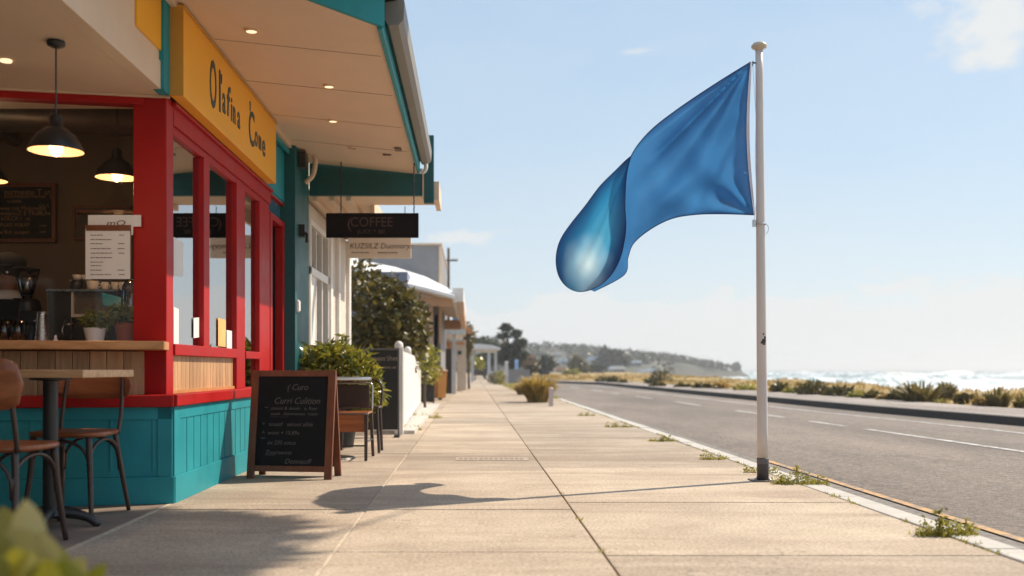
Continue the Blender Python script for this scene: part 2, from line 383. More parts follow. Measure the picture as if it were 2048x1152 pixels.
nt.links.new(mix(nt,skc,cloudc,c),bg.inputs[0])
cam=bpy.data.cameras.new('camera'); co=bpy.data.objects.new('camera',cam); col.objects.link(co); sc.camera=co
co.location=(0,0,CH); co.rotation_euler=(R(90),0,0)
cam.lens=36*2000/2048; cam.sensor_width=36; cam.shift_x=81/2048; cam.shift_y=162/2048; cam.clip_start=.05; cam.clip_end=30000
cam.dof.use_dof=True; cam.dof.focus_distance=7.0; cam.dof.aperture_fstop=1.6
sc.view_settings.view_transform='Standard'; sc.view_settings.look='None'; sc.view_settings.exposure=.38; sc.view_settings.gamma=1
rng=random.Random(7)

# ------------------------------------------------------------------ ground, pavement, road, sea
RZ=-.06
def xk(y):   # far kerb foot
    pts=[(-20,8.6),(15,8.3),(20,7.9),(34,7.5),(55,7.0),(61,4.9),(65,3.4),(300,3.4)]
    for (a,b),(c_,d) in zip(pts,pts[1:]):
        if y<=c_: return b+(d-b)*(y-a)/(c_-a)
    return pts[-1][1]
def near_x(y): return 2.44
ys=[-4+i*1.0 for i in range(64)]+[60+i*6 for i in range(1,24)]
def strip(name,fx0,fx1,z,mt,thick=0,ylist=ys,kind='structure'):
    mb=MB()
    for a,b in zip(ylist,ylist[1:]):
        mb._add([(fx0(a),a,z),(fx1(a),a,z),(fx1(b),b,z),(fx0(b),b,z)],[(0,1,2,3)])
    o=mb.build(name,mt,recalc=False); o['kind']=kind; return o
# terrain sheet: flat town, dune strip, beach dropping under the sea
def shore(y): return 17.5+1.2*math.sin(y*.13) if y<60 else 17.5+(y-60)*.10
def tz(x,y):
    k=xk(max(y,-20))+.15
    if x<k+2.0: return -.16
    s=shore(y)
    if x<s:
        t=min((x-k-2.0)/.9,1); n=noise.noise(Vector((x*.35,y*.22,0)))
        return -.16+t*(.24+.22*n)
    d=x-s; return .08+.1*noise.noise(Vector((x*.3,y*.2,0)))*max(0,1-d/4)-min(d*.13,6)
xs=[-4000,-1500,-500,-150,-60,-25,-8,-2,2.6,6,8]+[8.6+i*.35 for i in range(40)]+[23,25,28,32,38,46,60,90,150,400,1500,4000]
yy=[-1500,-300,-60,-15]+[-6+i*.7 for i in range(110)]+[72+i*5 for i in range(30)]+[230,260,300,360,420,500]
mb=MB(); nx=len(xs)
for y in yy:
    for x in xs: mb.v.append(Vector((x,y,tz(x,y))))
mb.f=[(j*nx+i,j*nx+i+1,(j+1)*nx+i+1,(j+1)*nx+i) for j in range(len(yy)-1) for i in range(nx-1)]
g=mb.build('ground',DUNE,recalc=False,smooth=True); g['kind']='structure'
far=MB().box(-9000,30,480,9000,-6,-.6).build('far_land',DUNE,recalc=False); far['kind']='structure'
s=MB(); s.quad((-9000,60,-2.5),(9500,60,-2.5),(9500,9000,-2.5),(-9000,9000,-2.5)); s.quad((21,-1500,-2.5),(9500,-1500,-2.5),(9500,60,-2.5),(21,60,-2.5))
s=s.build('sea_water',SEA,recalc=False); s['kind']='structure'
# rolling breakers standing up out of the sea
mb=MB()
for k in range(34):
    y0=rng.uniform(180,900); x0=y0*rng.uniform(.22,.62); ln=rng.uniform(25,90)*(y0/400); hh=rng.uniform(.5,1.35)*(y0/420)**.5; n=14
    vs=[];
    for i in range(n+1):
        t=i/n; e=math.sin(math.pi*t)**.6; x=x0+ln*(t-.5); yy_=y0+3*noise.noise(Vector((x*.03,k,0)))*6
        h=hh*e*(1+.35*noise.noise(Vector((x*.12,k*3,1))))
        vs+=[(x,yy_-2.2,-2.55),(x,yy_-.5,-2.5+h*.8),(x,yy_,-2.5+h),(x,yy_+6,-2.55)]
    mb._add(vs,[(i*4+j,i*4+j+1,i*4+j+5,i*4+j+4) for i in range(n) for j in range(3)])
def wave_m():
    m,nt,b=nodes('breaker')
    f=tnoise(nt,.35,6,.7,(1,1,2)); o=ramp(nt,f,[(.42,(.13,.24,.235)),(.56,(.8,.83,.85))])
    nt.links.new(o,b.inputs['Base Color']); b.inputs['Roughness'].default_value=.4; return m
o=mb.build('waves',wave_m(),smooth=True); tag(o,kind='structure')

strip('road',lambda y:2.44 if y<60 else near_x(y),xk,RZ,ASPH)
strip('gutter_channel',lambda y:2.43,lambda y:2.70,RZ+.004,mat('gutter_concrete',(.20,.18,.165),.9,var=.6,vs=26,bs=.8,bsc=60,dirt=.6),ylist=[-4+i for i in range(60)])
mb=MB()
for a in [x*.5 for x in range(-8,44)]:
    if a>9.4: continue
    mb._add([(2.72,a,RZ+.008),(2.785,a,RZ+.008),(2.785,a+.5,RZ+.008),(2.72,a+.5,RZ+.008)],[(0,1,2,3)])
mb.build('yellow_road_line',LINEY,recalc=False)['kind']='structure'
def cx(y):  # centre dashes
    return 5.72+(y-10.35)*(-.026)
mb=MB(); y=3.0
dash=[(2,14.3),(15,16.4),(17.7,20.6),(23.5,26),(29,31.5),(34.5,36),(38,41),(45,48),(52,55),(60,64)]
for a,b in dash:
    mb._add([(cx(a)-.05,a,RZ+.005),(cx(a)+.05,a,RZ+.005),(cx(b)+.05,b,RZ+.005),(cx(b)-.05,b,RZ+.005)],[(0,1,2,3)])
mb.build('white_centre_line',LINEW,recalc=False)['kind']='structure'
strip('white_edge_line',lambda y:xk(y)-1.02,lambda y:xk(y)-.93,RZ+.005,LINEW,ylist=[2+i*2 for i in range(40)])
# far kerb with dark face, then coastal path
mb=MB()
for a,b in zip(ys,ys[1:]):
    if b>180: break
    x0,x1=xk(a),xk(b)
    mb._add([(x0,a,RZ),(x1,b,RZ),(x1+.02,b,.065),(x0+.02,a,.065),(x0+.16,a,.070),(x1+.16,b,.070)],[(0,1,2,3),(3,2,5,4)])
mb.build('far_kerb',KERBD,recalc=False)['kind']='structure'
strip('coastal_path',lambda y:xk(y)+.155,lambda y:xk(y)+2.2,.066,PATHM,ylist=[q for q in ys if q<180])
# near kerb stones
mb=MB(); y=-2
while y<58:
    l=.92; mb.box(2.285,2.435,y,y+l-.012,-.12,.002+rng.uniform(-.003,.003)); y+=l
mb.build('kerb',KERB,bevel=.008)['kind']='structure'
# pavement slabs (real gaps between them)
mb=MB()
rows=[-3,-.9,1.1,2.9,4.38,5.70,7.86,9.45]+[9.45+1.75*i for i in range(1,70)]
rowsR=[-3,-1,1.2,2.8,4.30,6.0,8.1,9.9]+[9.9+1.75*i for i in range(1,70)]
def slabs(x0,x1,rw,gap=.010):
    for a,b in zip(rw,rw[1:]):
        z=rng.uniform(-.0035,.0015)
        mb.box(x0,x1,a+gap/2,b-gap/2,-.1,z)
slabs(-1.775,-.607,rows); slabs(-.595,.5685,rows); slabs(.5775,2.275,rowsR)
mb.build('pavement',CONC,bevel=.004)['kind']='structure'
mb=MB(); 
for a,b in zip(rows,rows[1:]): mb.box(-4.6,-1.80,a+.3,b+.292,-.1,0)
mb=MB(); mb.box(-7,-1.80,-3,6.1,-.1,-.001); mb.build('patio_paving',PATIO)['kind']='structure'
MB().box(-1.799,-1.776,-3,5.93,-.1,.001).box(-.611,-.591,2,9.4,-.1,-.006).build('mortar_joints',MORTAR)['kind']='structure'
mb=MB()   # footway verge slab beyond the shops, left side of the street beyond wall line
mb.box(-12,-1.776,6,140,-.12,-.02); mb.build('town_ground',asphalt('side_ground',(.3,.25,.2)))['kind']='structure'
MB().box(-.61,2.3,-3,130,-.11,-.022).build('joint_soil',SOIL)['kind']='structure'
# dirt and moss in the centre joint
def blades(mb,c,n,h,spread,wd,lean=.6,seg=3,rg=rng,droop=.3):
    c=Vector(c)
    for i in range(n):
        a=rg.uniform(0,2*math.pi); rr=spread*math.sqrt(rg.random()); b=c+Vector((math.cos(a)*rr,math.sin(a)*rr,0))
        l=h*rg.uniform(.55,1.1); a2=a+rg.uniform(-.6,.6); lf=rg.random()**.8; d=Vector((math.cos(a2),math.sin(a2),0))*max(lean*lf,.02); l*=1-.42*lf*lf
        side=Vector((-d.y,d.x,0)); side=(side.normalized() if side.length>1e-6 else Vector((1,0,0)))
        tw=rg.uniform(-1,1); side=(side+Vector((0,0,0))).normalized(); side=Matrix.Rotation(tw,3,'Z')@side
        vs=[]
        for k in range(seg+1):
            t=k/seg; p=b+Vector((0,0,l*t*(1-droop*t*t)))+d*l*t*t; ww=wd*(1-t)**.7*.5+.0004
            vs+=[p-side*ww,p+side*ww]
        mb._add(vs,[(2*k,2*k+1,2*k+3,2*k+2) for k in range(seg)])
def leaves(mb,c,rad,n,size,rg=rng,shell=.5,elong=1.8,lump=.35,fz=.15,down=0):
    c=Vector(c); sd_=rg.uniform(0,100)
    for i in range(n):
        while True:
            u=Vector((rg.uniform(-1,1),rg.uniform(-1,1),rg.uniform(-1,1)))
            if 0.02<u.length<=1: break
        u=u.normalized()*(u.length**shell)
        k=1+lump*noise.noise(u.normalized()*1.9+Vector((sd_,0,0)))+lump*.6*noise.noise(u.normalized()*4.5+Vector((0,sd_,0)))
        p=c+Vector((u.x*rad[0],u.y*rad[1],u.z*rad[2]))*k
        a=Vector((rg.gauss(0,1),rg.gauss(0,1),rg.gauss(0,.8)-down)).normalized(); b=a.cross(Vector((rg.gauss(0,1),rg.gauss(0,1),rg.gauss(0,1)))).normalized()
        s_=size*rg.uniform(.6,1.3)
        mb._add([p,p+a*s_*elong*.5+b*s_*.45,p+a*s_*elong,p+a*s_*elong*.5-b*s_*.45],[(0,1,2,3)])
mb=MB(); rj=random.Random(3)
for i in range(160):
    y=rj.uniform(3.8,12); blades(mb,(.572+rj.uniform(-.006,.006),y,-.03),3,.035,.01,.006,rg=rj)
for y in (4.36,4.42,5.3,5.35,6.4): blades(mb,(.575,y,-.02),14,.05,.02,.008,rg=rj)
mb.build('joint_moss',L_WEED,recalc=False)['kind']='stuff'
bpy.data.objects['joint_moss']['label']='short moss and grass growing in the pavement joint'
mb=MB(); rj=random.Random(17)
for i in range(900):
    y=3.6+26*rj.random()**1.3
    if noise.noise(Vector((0,y*1.7,3)))<.02: continue
    blades(mb,(2.28+rj.gauss(0,.012),y,-.005),3,.02+.022*rj.random(),.015,.006,.6,rg=rj,seg=2)
o=mb.build('kerb_moss',L_WEED,recalc=False); tag(o,'sparse low grass and moss along the kerb joint',kind='stuff')
# metal cover plate lettering patch in pavement
t=thing('service_cover','worn embossed service cover set flush in the pavement','cover',(.18,8.9,0))
MB().box(-.14,.50,8.72,9.02,.001,.004).build('plate',mat('worn_cover',(.40,.32,.25),.85,var=.2,vs=20),t)
mb=MB()
for i in range(13): mb.box(-.11+i*.045,-.08+i*.045,8.82+.01*(i%2),8.93,.0045,.007)
mb.build('raised_ribs',mat('worn_cover_ribs',(.27,.22,.18),.85),t)
# dune vegetation as ground cover
mb=MB(); rj=random.Random(11)
for i in range(5200):
    y=5+115*(rj.random()**1.5); k=xk(y)+2.25; x=k+rj.random()**1.3*(shore(y)-k+1.5)
    if y<8: continue
    h=.10+.16*rj.random()*(1+.6*noise.noise(Vector((x*.5,y*.2,4))))
    blades(mb,(x,y,tz(x,y)-.02),6,h,.13,.022+.0006*y,rg=rj,seg=2)
o=mb.build('dune_grass',L_DRY,recalc=False); tag(o,'dry golden grass covering the low dune beside the sea',kind='stuff')
mb=MB()
for i in range(700):   # verge grass by far part of near pavement
    y=rj.uniform(27,75); x=2.28+rj.uniform(-.75,.15)*min((y-22)/10,1)
    blades(mb,(x,y,0),5,.10,.10,.03,rg=rj,seg=2)
o=mb.build('verge_grass',L_WEED,recalc=False); tag(o,'yellow green grass along the far verge of the pavement',kind='stuff')
# haze
hz=MB().box(-9500,9600,-1600,9600,-8,16).build('haze',None); hz['kind']='stuff'
m=bpy.data.materials.new('haze'); m.use_nodes=True; n_=m.node_tree; n_.nodes.clear()
out=n_.nodes.new('ShaderNodeOutputMaterial'); pv=n_.nodes.new('ShaderNodeVolumePrincipled')
pv.inputs['Color'].default_value=(.93,.96,1,1); pv.inputs['Density'].default_value=.00085; pv.inputs['Anisotropy'].default_value=.3
n_.links.new(pv.outputs[0],out.inputs['Volume']); hz.data.materials.append(m)
#PART2
# ------------------------------------------------------------------ café building
cafe=thing('cafe_building','corner cafe with red window frames, turquoise base and yellow signboard','cafe',(-1.8,6,0))
A=R(11); C0=Vector((-1.78,5.95,0))
MF=Matrix(((-math.cos(A),-math.sin(A),0,C0.x),(-math.sin(A),math.cos(A),0,C0.y),(0,0,1,0),(0,0,0,1)))  # u left, v inwards, z
def FM(): return MB(MF)
XW=-1.83
# turquoise base: front run (u) and side run (y)
fb=FM(); fb.box(0,4.2,0,.12,.16,.575); fb.box(-.012,4.2,-.015,.12,0,.16)
for u in (.10,.34,.78,1.25,1.9,2.5): fb.box(u,u+.016,-.006,.0,.20,.50)
fb.box(.0,.085,-.008,0,.16,.575).box(0,4.2,-.008,0,.50,.575)
for u in (.345,.365,.77,1.24): pass
# side run
fb2=MB(); fb2.box(-1.9,-1.78,5.96,9.05,.16,.575); fb2.box(-1.9,-1.762,5.955,9.06,0,.16)
fb2.box(-1.78,-1.770,5.96,6.08,.16,.575).box(-1.78,-1.770,6.08,9.05,.50,.575).box(-1.78,-1.770,8.05,8.14,.16,.50)
y=6.08
while y<8.0:
    fb2.box(-1.7800,-1.7755,y+.004,min(y+.155,8.05)-.004,.16,.50); y+=.16
fb2.box(-1.9,-1.772,9.06,9.12,0,.5)
b1=fb.build('base_panel',TEAL,cafe,bevel=.004,label='shaded turquoise base under the serving window')
b2=fb2.build('base_panel',TEAL,cafe,bevel=.004,label='sunlit turquoise base along the footpath')
FM().box(-.010,4.2,-.035,.16,.575,.645).build('sill',RED,cafe,bevel=.006)
MB().box(-1.93,-1.745,5.935,8.62,.578,.648).build('sill',RED,cafe,bevel=.006)
# corner post and frames
MB().box(-2.03,XW,6.0,6.14,.645,2.44).build('corner_post',RED,cafe,bevel=.005)
MB().box(-1.90,XW,6.84,6.99,.95,2.25).build('window_post',RED,cafe,bevel=.004)
MB().box(-1.93,XW+.004,7.78,8.07,.648,2.25).build('window_post',RED,cafe,bevel=.004)
MB().box(-1.93,XW,8.64,9.08,.648,2.25).build('window_post',RED,cafe,bevel=.004)
MB().box(-1.95,XW+.012,6.14,7.78,.885,.955).box(-1.95,XW+.012,8.07,8.64,.885,.945).build('window_rail',RED,cafe,bevel=.004)
hb=MB(); hb.box(-1.95,XW+.004,6.14,9.1,2.30,2.425).box(-1.95,XW-.012,6.14,9.1,2.25,2.30).box(-1.95,XW+.03,6.1,9.1,2.405,2.428); hb.build('window_head',RED,cafe,bevel=.004)
FM().box(.17,4.2,.07,.17,2.385,2.44).build('window_head',RED,cafe,bevel=.004)
FM().box(.02,4.2,.055,.069,2.425,2.439).build('cornice',CREAM,cafe)
# glass panes
for a,b,z0,z1 in ((6.14,6.84,.955,2.25),(6.99,7.78,.955,2.25),(8.07,8.64,.945,2.25),(8.07,8.64,.648,.885)):
    MB().box(-1.875,-1.869,a,b,z0,z1).build('window_pane',GLASSR,cafe)
FM().box(.17,4.1,.12,.126,.965,2.385).build('window_pane',GLASS,cafe)
# cedar cladding
cb=FM(); u=.19
while u<4.1: cb.box(u,u+.092,.05,.07,.645,.905); u+=.096
cb.box(.17,4.1,.07,.1,.645,.905); cb.build('cladding',CLAD,cafe,bevel=.002,label='shaded cedar boards under the counter')
cb=MB(); y=6.145
while y<7.72: cb.box(-1.90,-1.855,y,y+.083,.648,.885); y+=.087
cb.build('cladding',CLAD,cafe,bevel=.002,label='sunlit cedar boards on the footpath side')
MB().box(-1.868,-1.842,6.14,7.78,.648,.668).build('cladding_trim',OAK,cafe)
ctr=FM().box(.03,4.15,-.17,.42,.912,.962).build('serving_counter',OAK,cafe,bevel=.005)
# yellow signboard
sg=MB().box(-1.80,-1.72,5.96,8.80,2.43,2.955).build('signboard',YEL,cafe,bevel=.004)
MB().box(-1.80,-1.712,5.955,8.81,2.955,2.97).box(-1.80,-1.716,5.953,5.963,2.43,2.955).build('edge_trim',mat('sign_edge',(.55,.26,.03),.5),sg)
lx=-1.7185
text('lettering',[
 ('O',.40,(lx,6.56,2.54),(0,1,0),(0,0,1),.50,0),
 ('l',.36,(lx,6.79,2.56),(0,1,0),(0,0,1),.9,0),
 ("'",.2,(lx,6.86,2.66),(0,1,0),(0,0,1),.8,0),
 ('a',.25,(lx,6.90,2.58),(0,1,0),(0,0,1),.72,0),
 ('f',.27,(lx,7.02,2.59),(0,1,0),(0,0,1),1.0,.1),
 ('i',.22,(lx,7.14,2.58),(0,1,0),(0,0,1),.9,0),
 ('n',.22,(lx,7.20,2.58),(0,1,0),(0,0,1),.70,0),
 ('a',.22,(lx,7.34,2.58),(0,1,0),(0,0,1),.80,.05),
 ("'",.24,(lx,7.74,2.68),(0,1,0),(0,0,1),1,0),
 ('C',.34,(lx,7.71,2.55),(0,1,0),(0,0,1),.80,0),
 ('o',.22,(lx,7.93,2.58),(0,1,0),(0,0,1),.80,0),
 ('m',.20,(lx,8.07,2.585),(0,1,0),(0,0,1),.62,0),
 ('e',.24,(lx,8.21,2.565),(0,1,0),(0,0,1),.95,0)],WRITE,sg,.002,.0035)
# teal wall, transom and doorway beyond the windows
MB().box(-1.93,XW+.002,8.80,9.76,2.43,3.06).box(-2.0,-1.84,9.08,9.76,2.41,2.43).build('upper_wall',TEAL,cafe)
MB().box(-1.80,-1.775,8.81,9.76,2.90,2.94).build('picture_rail',TEAL,cafe)
MB().box(-1.90,XW+.006,9.08,9.76,2.17,2.23).box(-1.90,XW+.006,9.67,9.76,0,2.17).box(-1.90,XW+.006,9.08,9.17,0,2.17).box(-1.90,XW,9.08,9.76,2.39,2.41).build('door_frame',RED,cafe,bevel=.003)
MB().box(-1.87,-1.865,9.08,9.76,2.23,2.39).build('window_pane',mat('blue_transom_glass',(.04,.12,.18),.1),cafe)
dr=MB().box(-1.97,-1.93,9.17,9.67,.05,2.17).build('door',mat('dark_green_door',(.008,.02,.02),.35),cafe)
MB().tube([(-1.92,9.25,.95),(-1.90,9.25,.97),(-1.90,9.25,1.15),(-1.92,9.25,1.17)],.009).build('handle',STEEL,dr,smooth=True)
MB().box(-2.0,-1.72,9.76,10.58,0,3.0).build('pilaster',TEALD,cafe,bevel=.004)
MB().box(-1.72,-1.700,9.80,9.90,1.36,1.48).box(-1.7,-1.69,9.81,9.89,1.37,1.47).build('intercom',PAPER,cafe,bevel=.003)
MB().box(-1.72,-1.66,9.95,10.05,2.12,2.24).tube([(-1.69,10,2.18),(-1.64,9.98,2.14),(-1.64,9.97,2.06)],.016).build('wall_light_bracket',BLACK,cafe,smooth=False)
MB().tube(catmull([(-1.69,10.2,2.98),(-1.60,10.2,2.97),(-1.60,10.2,2.85),(-1.63,10.2,2.76),(-1.70,10.2,2.70)],14),.026).build('downpipe',CREAM,cafe,smooth=True)
MB().box(-1.71,-1.64,9.88,10.02,2.80,2.95).build('junction_box',BLACK,cafe)
# canopy
def soz(x): return 2.99-(x+1.80)/1.25*.13
zz_=lambda x,y,d=0:(x,y,soz(x)+d)
sp=[(-1.80,10.58),(-.56,10.58),(-.57,6.0),(-1.80,4.93)]
can=MB().prism([zz_(x,y) for x,y in sp],(0,0,.05)).build('canopy',CREAM2,cafe,recalc=True)
jb=MB()
for y in (6.45,7.05,8.15,9.1): jb.box(-1.75,-.60,y,y+.007,0,.0)
jb=MB()
for y in (6.6,7.55,8.55,9.5): jb.hull8([zz_(-1.7,y,-.003),zz_(-.6,y,-.003),zz_(-.6,y+.006,-.003),zz_(-1.7,y+.006,-.003),zz_(-1.7,y,.002),zz_(-.6,y,.002),zz_(-.6,y+.006,.002),zz_(-1.7,y+.006,.002)])
jb.build('panel_joint',mat('canopy_seam',(.42,.31,.22),.9),can)  # ceiling panel seams in a darker tan
MB().box(-1.79,-1.755,5.0,10.55,2.955,2.985).build('cornice',CREAM,can)
MB().box(-.565,-.535,6.0,10.40,2.835,3.07).build('fascia',TEAL,can,bevel=.003)
fn=MB(); 
a=Vector((-.54,6.02,0)); b=Vector((-1.83,4.88,0)); off=Vector((.66,-.75,0))*.03
fn.hull8([a+Vector((0,0,2.85)),b+Vector((0,0,2.98)),b+off+Vector((0,0,2.98)),a+off+Vector((0,0,2.85)),a+Vector((0,0,3.02)),b+Vector((0,0,3.16)),b+off+Vector((0,0,3.16)),a+off+Vector((0,0,3.02))])
off2=off*2.2
fn.hull8([a+Vector((0,0,3.022)),b+Vector((0,0,3.162)),b+off2+Vector((0,0,3.162)),a+off2+Vector((0,0,3.022)),a+Vector((0,0,3.07)),b+Vector((0,0,3.21)),b+off2+Vector((0,0,3.21)),a+off2+Vector((0,0,3.07))])
fn.build('barge_board',TEAL,can,bevel=.003)
gt=MB(); pr=[(-.53,3.055),(-.53,2.955),(-.505,2.925),(-.455,2.925),(-.425,2.965),(-.425,3.075),(-.415,3.075),(-.412,3.055),(-.418,2.95),(-.45,2.915),(-.51,2.915),(-.534,2.95)]
gt.prism([(x,6.15,z) for x,z in pr],(0,4.20,0)); gt.prism([(x,6.15,z) for x,z in pr[:6]],(0,.006,0)); gt.prism([(x,10.34,z) for x,z in pr[:6]],(0,.006,0))
gt.build('gutter',GALV,can)
MB().tube(catmull([(-.47,10.3,2.92),(-.47,10.3,2.86),(-.50,10.32,2.83),(-.53,10.33,2.86)],10),.02).build('gutter_spout',WHITE,can,smooth=True)
MB().prism([(-2.5,4.6,3.34),(-.45,4.6,3.08),(-.45,10.6,3.08),(-2.5,10.6,3.34)],(0,0,.03)).build('roof',GALV,can)
for i,(px,py) in enumerate(((503,66),(658,167),(666,240),(705,293))):
    z=2.93
    d=(z-CH)*2000/(738-py); x=(px-943)/2000*d; z=soz(x)
    o=MB().lathe((x,d,z-.012),[(.035,0),(.045,.004),(.045,.014),(.03,.013),(.03,.004)],20,cap=False).build('downlight',CREAM,can,smooth=False)
    if i<3: MB().lathe((x,d,z-.010),[(.0335,0),(.0335,.004)],20).build('lamp_disc',DOWNL,o)
MB().box(-.72,-.66,9.35,9.47,2.86,2.872).box(-.86,-.78,9.7,9.73,2.875,2.886).build('vent',mat('vent_grey',(.2,.14,.1),.8),can)
# cross beam and fin at the far end of the canopy
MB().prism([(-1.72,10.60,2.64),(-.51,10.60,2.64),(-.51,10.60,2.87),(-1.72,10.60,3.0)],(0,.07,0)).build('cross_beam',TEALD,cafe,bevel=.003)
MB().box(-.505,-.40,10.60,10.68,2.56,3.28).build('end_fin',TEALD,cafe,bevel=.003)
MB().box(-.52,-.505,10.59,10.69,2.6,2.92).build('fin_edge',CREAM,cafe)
# bulkhead over the patio and its ceiling
MB().box(-1.90,-1.815,-2.5,5.96,2.435,2.60).box(-1.90,-1.825,-2.5,5.96,2.602,3.3).build('bulkhead',CREAM,cafe,bevel=.003)
MB().box(-1.824,-1.812,5.42,5.84,2.66,3.3).build('yellow_panel',YEL,cafe)
MB().box(-1.86,-1.795,5.84,5.955,2.43,3.3).build('corner_cap',TEAL,cafe,bevel=.003)
pc=MB().box(-6,-1.90,-2.5,6.3,2.44,2.50).build('extended_patio_ceiling',CREAM2,cafe)  # rear part extended past the camera to hold back sky fill
d_=(2.44-CH)*2000/(738-120); MB().lathe(((12-943)/2000*d_,d_,2.43),[(.030,0),(.030,.012)],20).build('downlight',DOWNL,pc)
MB().box(-4.7,-4.6,-2.5,5.6,0,2.44).build('sky_block_wall',TEALD,cafe)  # unseen side wall added to reduce sky fill on the cafe front
nb=thing('sky_block_shop','unseen two storey shop added behind the viewpoint to cut the sky light','shop',(-3,-8,0))  # unseen building added behind the camera to darken camera-facing sides
MB().box(-14,-2.0,-16,-4.5,0,6.2).build('wall',mat('sky_block_render',(.22,.16,.12),.85,dirt=.2),nb,bevel=.01)
f_=MB().box(-4.6,-2.6,-4.5,-4.44,.5,2.2).build('window',WHITE,nb); MB().box(-4.5,-2.7,-4.44,-4.43,.6,2.1).build('pane',mat('sky_block_glass',(.03,.03,.035),.1),f_)
MB().box(-14.2,-1.85,-16.2,-4.3,6.2,6.4).build('roof',GALV,nb)
# interior shell
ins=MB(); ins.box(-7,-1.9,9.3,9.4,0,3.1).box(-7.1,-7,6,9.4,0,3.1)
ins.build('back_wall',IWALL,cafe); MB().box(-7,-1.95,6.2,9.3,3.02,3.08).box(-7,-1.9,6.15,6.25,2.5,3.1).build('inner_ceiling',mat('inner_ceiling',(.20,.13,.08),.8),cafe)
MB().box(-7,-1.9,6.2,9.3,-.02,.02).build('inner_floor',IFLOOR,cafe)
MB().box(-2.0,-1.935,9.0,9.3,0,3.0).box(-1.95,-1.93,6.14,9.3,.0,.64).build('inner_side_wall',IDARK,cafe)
dk=MB(); dk.tube([(-7,7.6,2.86),(-2.1,8.4,2.86)],.13,16).tube([(-4.2,6.4,2.9),(-4.2,9.2,2.9)],.06,12); dk.build('air_duct',mat('duct_metal',(.35,.3,.25),.4,metal=.6),cafe,smooth=True)
for px,py in ((72,198),(268,252)):
    d_=(3.0-CH)*2000/(738-py); MB().lathe(((px-943)/2000*d_,d_,3.0),[(.05,0),(.05,.015)],18).build('downlight',DOWNL,cafe)
# shelf with jars on the back wall
MB().box(-3.6,-2.4,9.1,9.29,2.22,2.25).build('wall_shelf',FRAMEW,cafe)
# the building body above and behind
MB().box(-7,-2.0,6.3,10.6,3.12,3.55).box(-7,-2.0,9.42,10.6,0,3.1).build('wall',CREAM,cafe)

# pendant lamps
def pendant(loc,ztop,w,rose,label):
    t=thing('pendant_lamp',label,'pendant lamp',loc)
    x,y,z=loc; k=w/.27
    pr=[(.135*k,0),(.133*k,.012),(.118*k,.045),(.09*k,.085),(.055*k,.112),(.034*k,.125),(.032*k,.17),(.024*k,.185),(.006,.19)]
    MB().lathe(loc,pr,32,cap=False).build('lamp_shade',LAMPB,t,smooth=True)
    MB().lathe(loc,[(r-.0035,zz+.001) for r,zz in pr[:6]],32,cap=False).build('shade_lining',LAMPI,t,smooth=True)
    MB().tube([(x,y,z+.185),(x,y,ztop)],.0045,8).build('cord',BLACK,t)
    if rose: MB().lathe((x,y,ztop-.03),[(.03,0),(.042,.006),(.046,.022),(.04,.03)],20).build('ceiling_rose',BLACK,t,smooth=True)
    MB().ball((x,y,z+.018),.034,sc_=(1,1,1.25)).build('bulb',BULB,t,smooth=True)
    l=bpy.data.lights.new('bulb_light','POINT'); l.energy=5; l.color=(1,.62,.32); l.shadow_soft_size=.04
    o=bpy.data.objects.new('bulb_light',l); col.objects.link(o); o.parent=t; o.location=(0,0,-.05)
pendant(tuple(P(112,303,5.0)),2.44,.27,True,'nearest black dome pendant lamp, hanging on a long cord from the patio ceiling')
pendant(tuple(P(234,356,6.35)),3.02,.27,False,'black dome pendant lamp just inside the window beside the red corner post')
pendant(tuple(P(-22,362,7.6)),3.02,.27,True,'lamp mostly out of view at the left edge, only its glowing bulb showing')

# hanging signs
t=thing('hanging_sign','dark brown hanging sign with faded coffee lettering below the turquoise beam','sign',tuple(P(744,450,10.0)))
bd=MB().hull8([P(652,475,10.0),P(837,475,10.0),P(837,475,10.0)+Vector((0,.04,0)),P(652,475,10.0)+Vector((0,.04,0)),P(652,426,10.0),P(837,426,10.0),P(837,426,10.0)+Vector((0,.04,0)),P(652,426,10.0)+Vector((0,.04,0))]).build('board',SIGNDK,t,bevel=.003)
def row(s_,px,py,d,size,xs=1,sh=0,dy=-.003): 
    p=P(px,py,d); return (s_,size,(p.x,p.y+dy,p.z),(1,0,0),(0,0,1),xs,sh)
text('lettering',[row('(',693,456,10,.15,1.1),row('COFFEE',700,453,10,.135,.92),row('JUST * BE',715,467,10,.055,1.25)],BRONZE,bd,.001)
for px in (682,828):
    mb=MB(); z0=P(px,426,10.02).z; z1=2.9; x=P(px,426,10.02).x
    n=int((z1-z0)/.03)
    for i in range(n):
        z=z0+i*.03; mb.tube([(x-.006*(i%2),10.02-.006*((i+1)%2),z),(x+.006*(i%2),10.02+.006*((i+1)%2),z+.034)],.006,6)
    mb.build('chain',BLACK,t)
t=thing('hanging_sign','cream hanging sign with thin grey script, below and behind the dark coffee sign','sign',tuple(P(760,495,11.6)))
bd=MB().box(P(696,0,11.6).x,P(822,0,11.6).x,11.6,11.64,P(0,516,11.6).z,P(0,470,11.6).z).build('board',SIGNCR,t,bevel=.004)
text('lettering',[row('KUZSILZ Duomorya',699,497,11.6,.088,.98,.15)],GREYT,bd,.001)
mb=MB()
for a,b in ((703,737),(756,795)):
    x=P(a,0,11.6).x
    while x<P(b,0,11.6).x: mb.box(x,x+.018,11.597,11.6,P(0,506.5+rng.uniform(-.5,.5),11.6).z,P(0,504.2,11.6).z); x+=.026
mb.build('small_print',GREYT,bd)
for px in (712,810): MB().tube([P(px,471,11.62),(P(px,0,11.62).x,11.62,2.69)],.005,6).build('hanging_rod',BLACK,t)

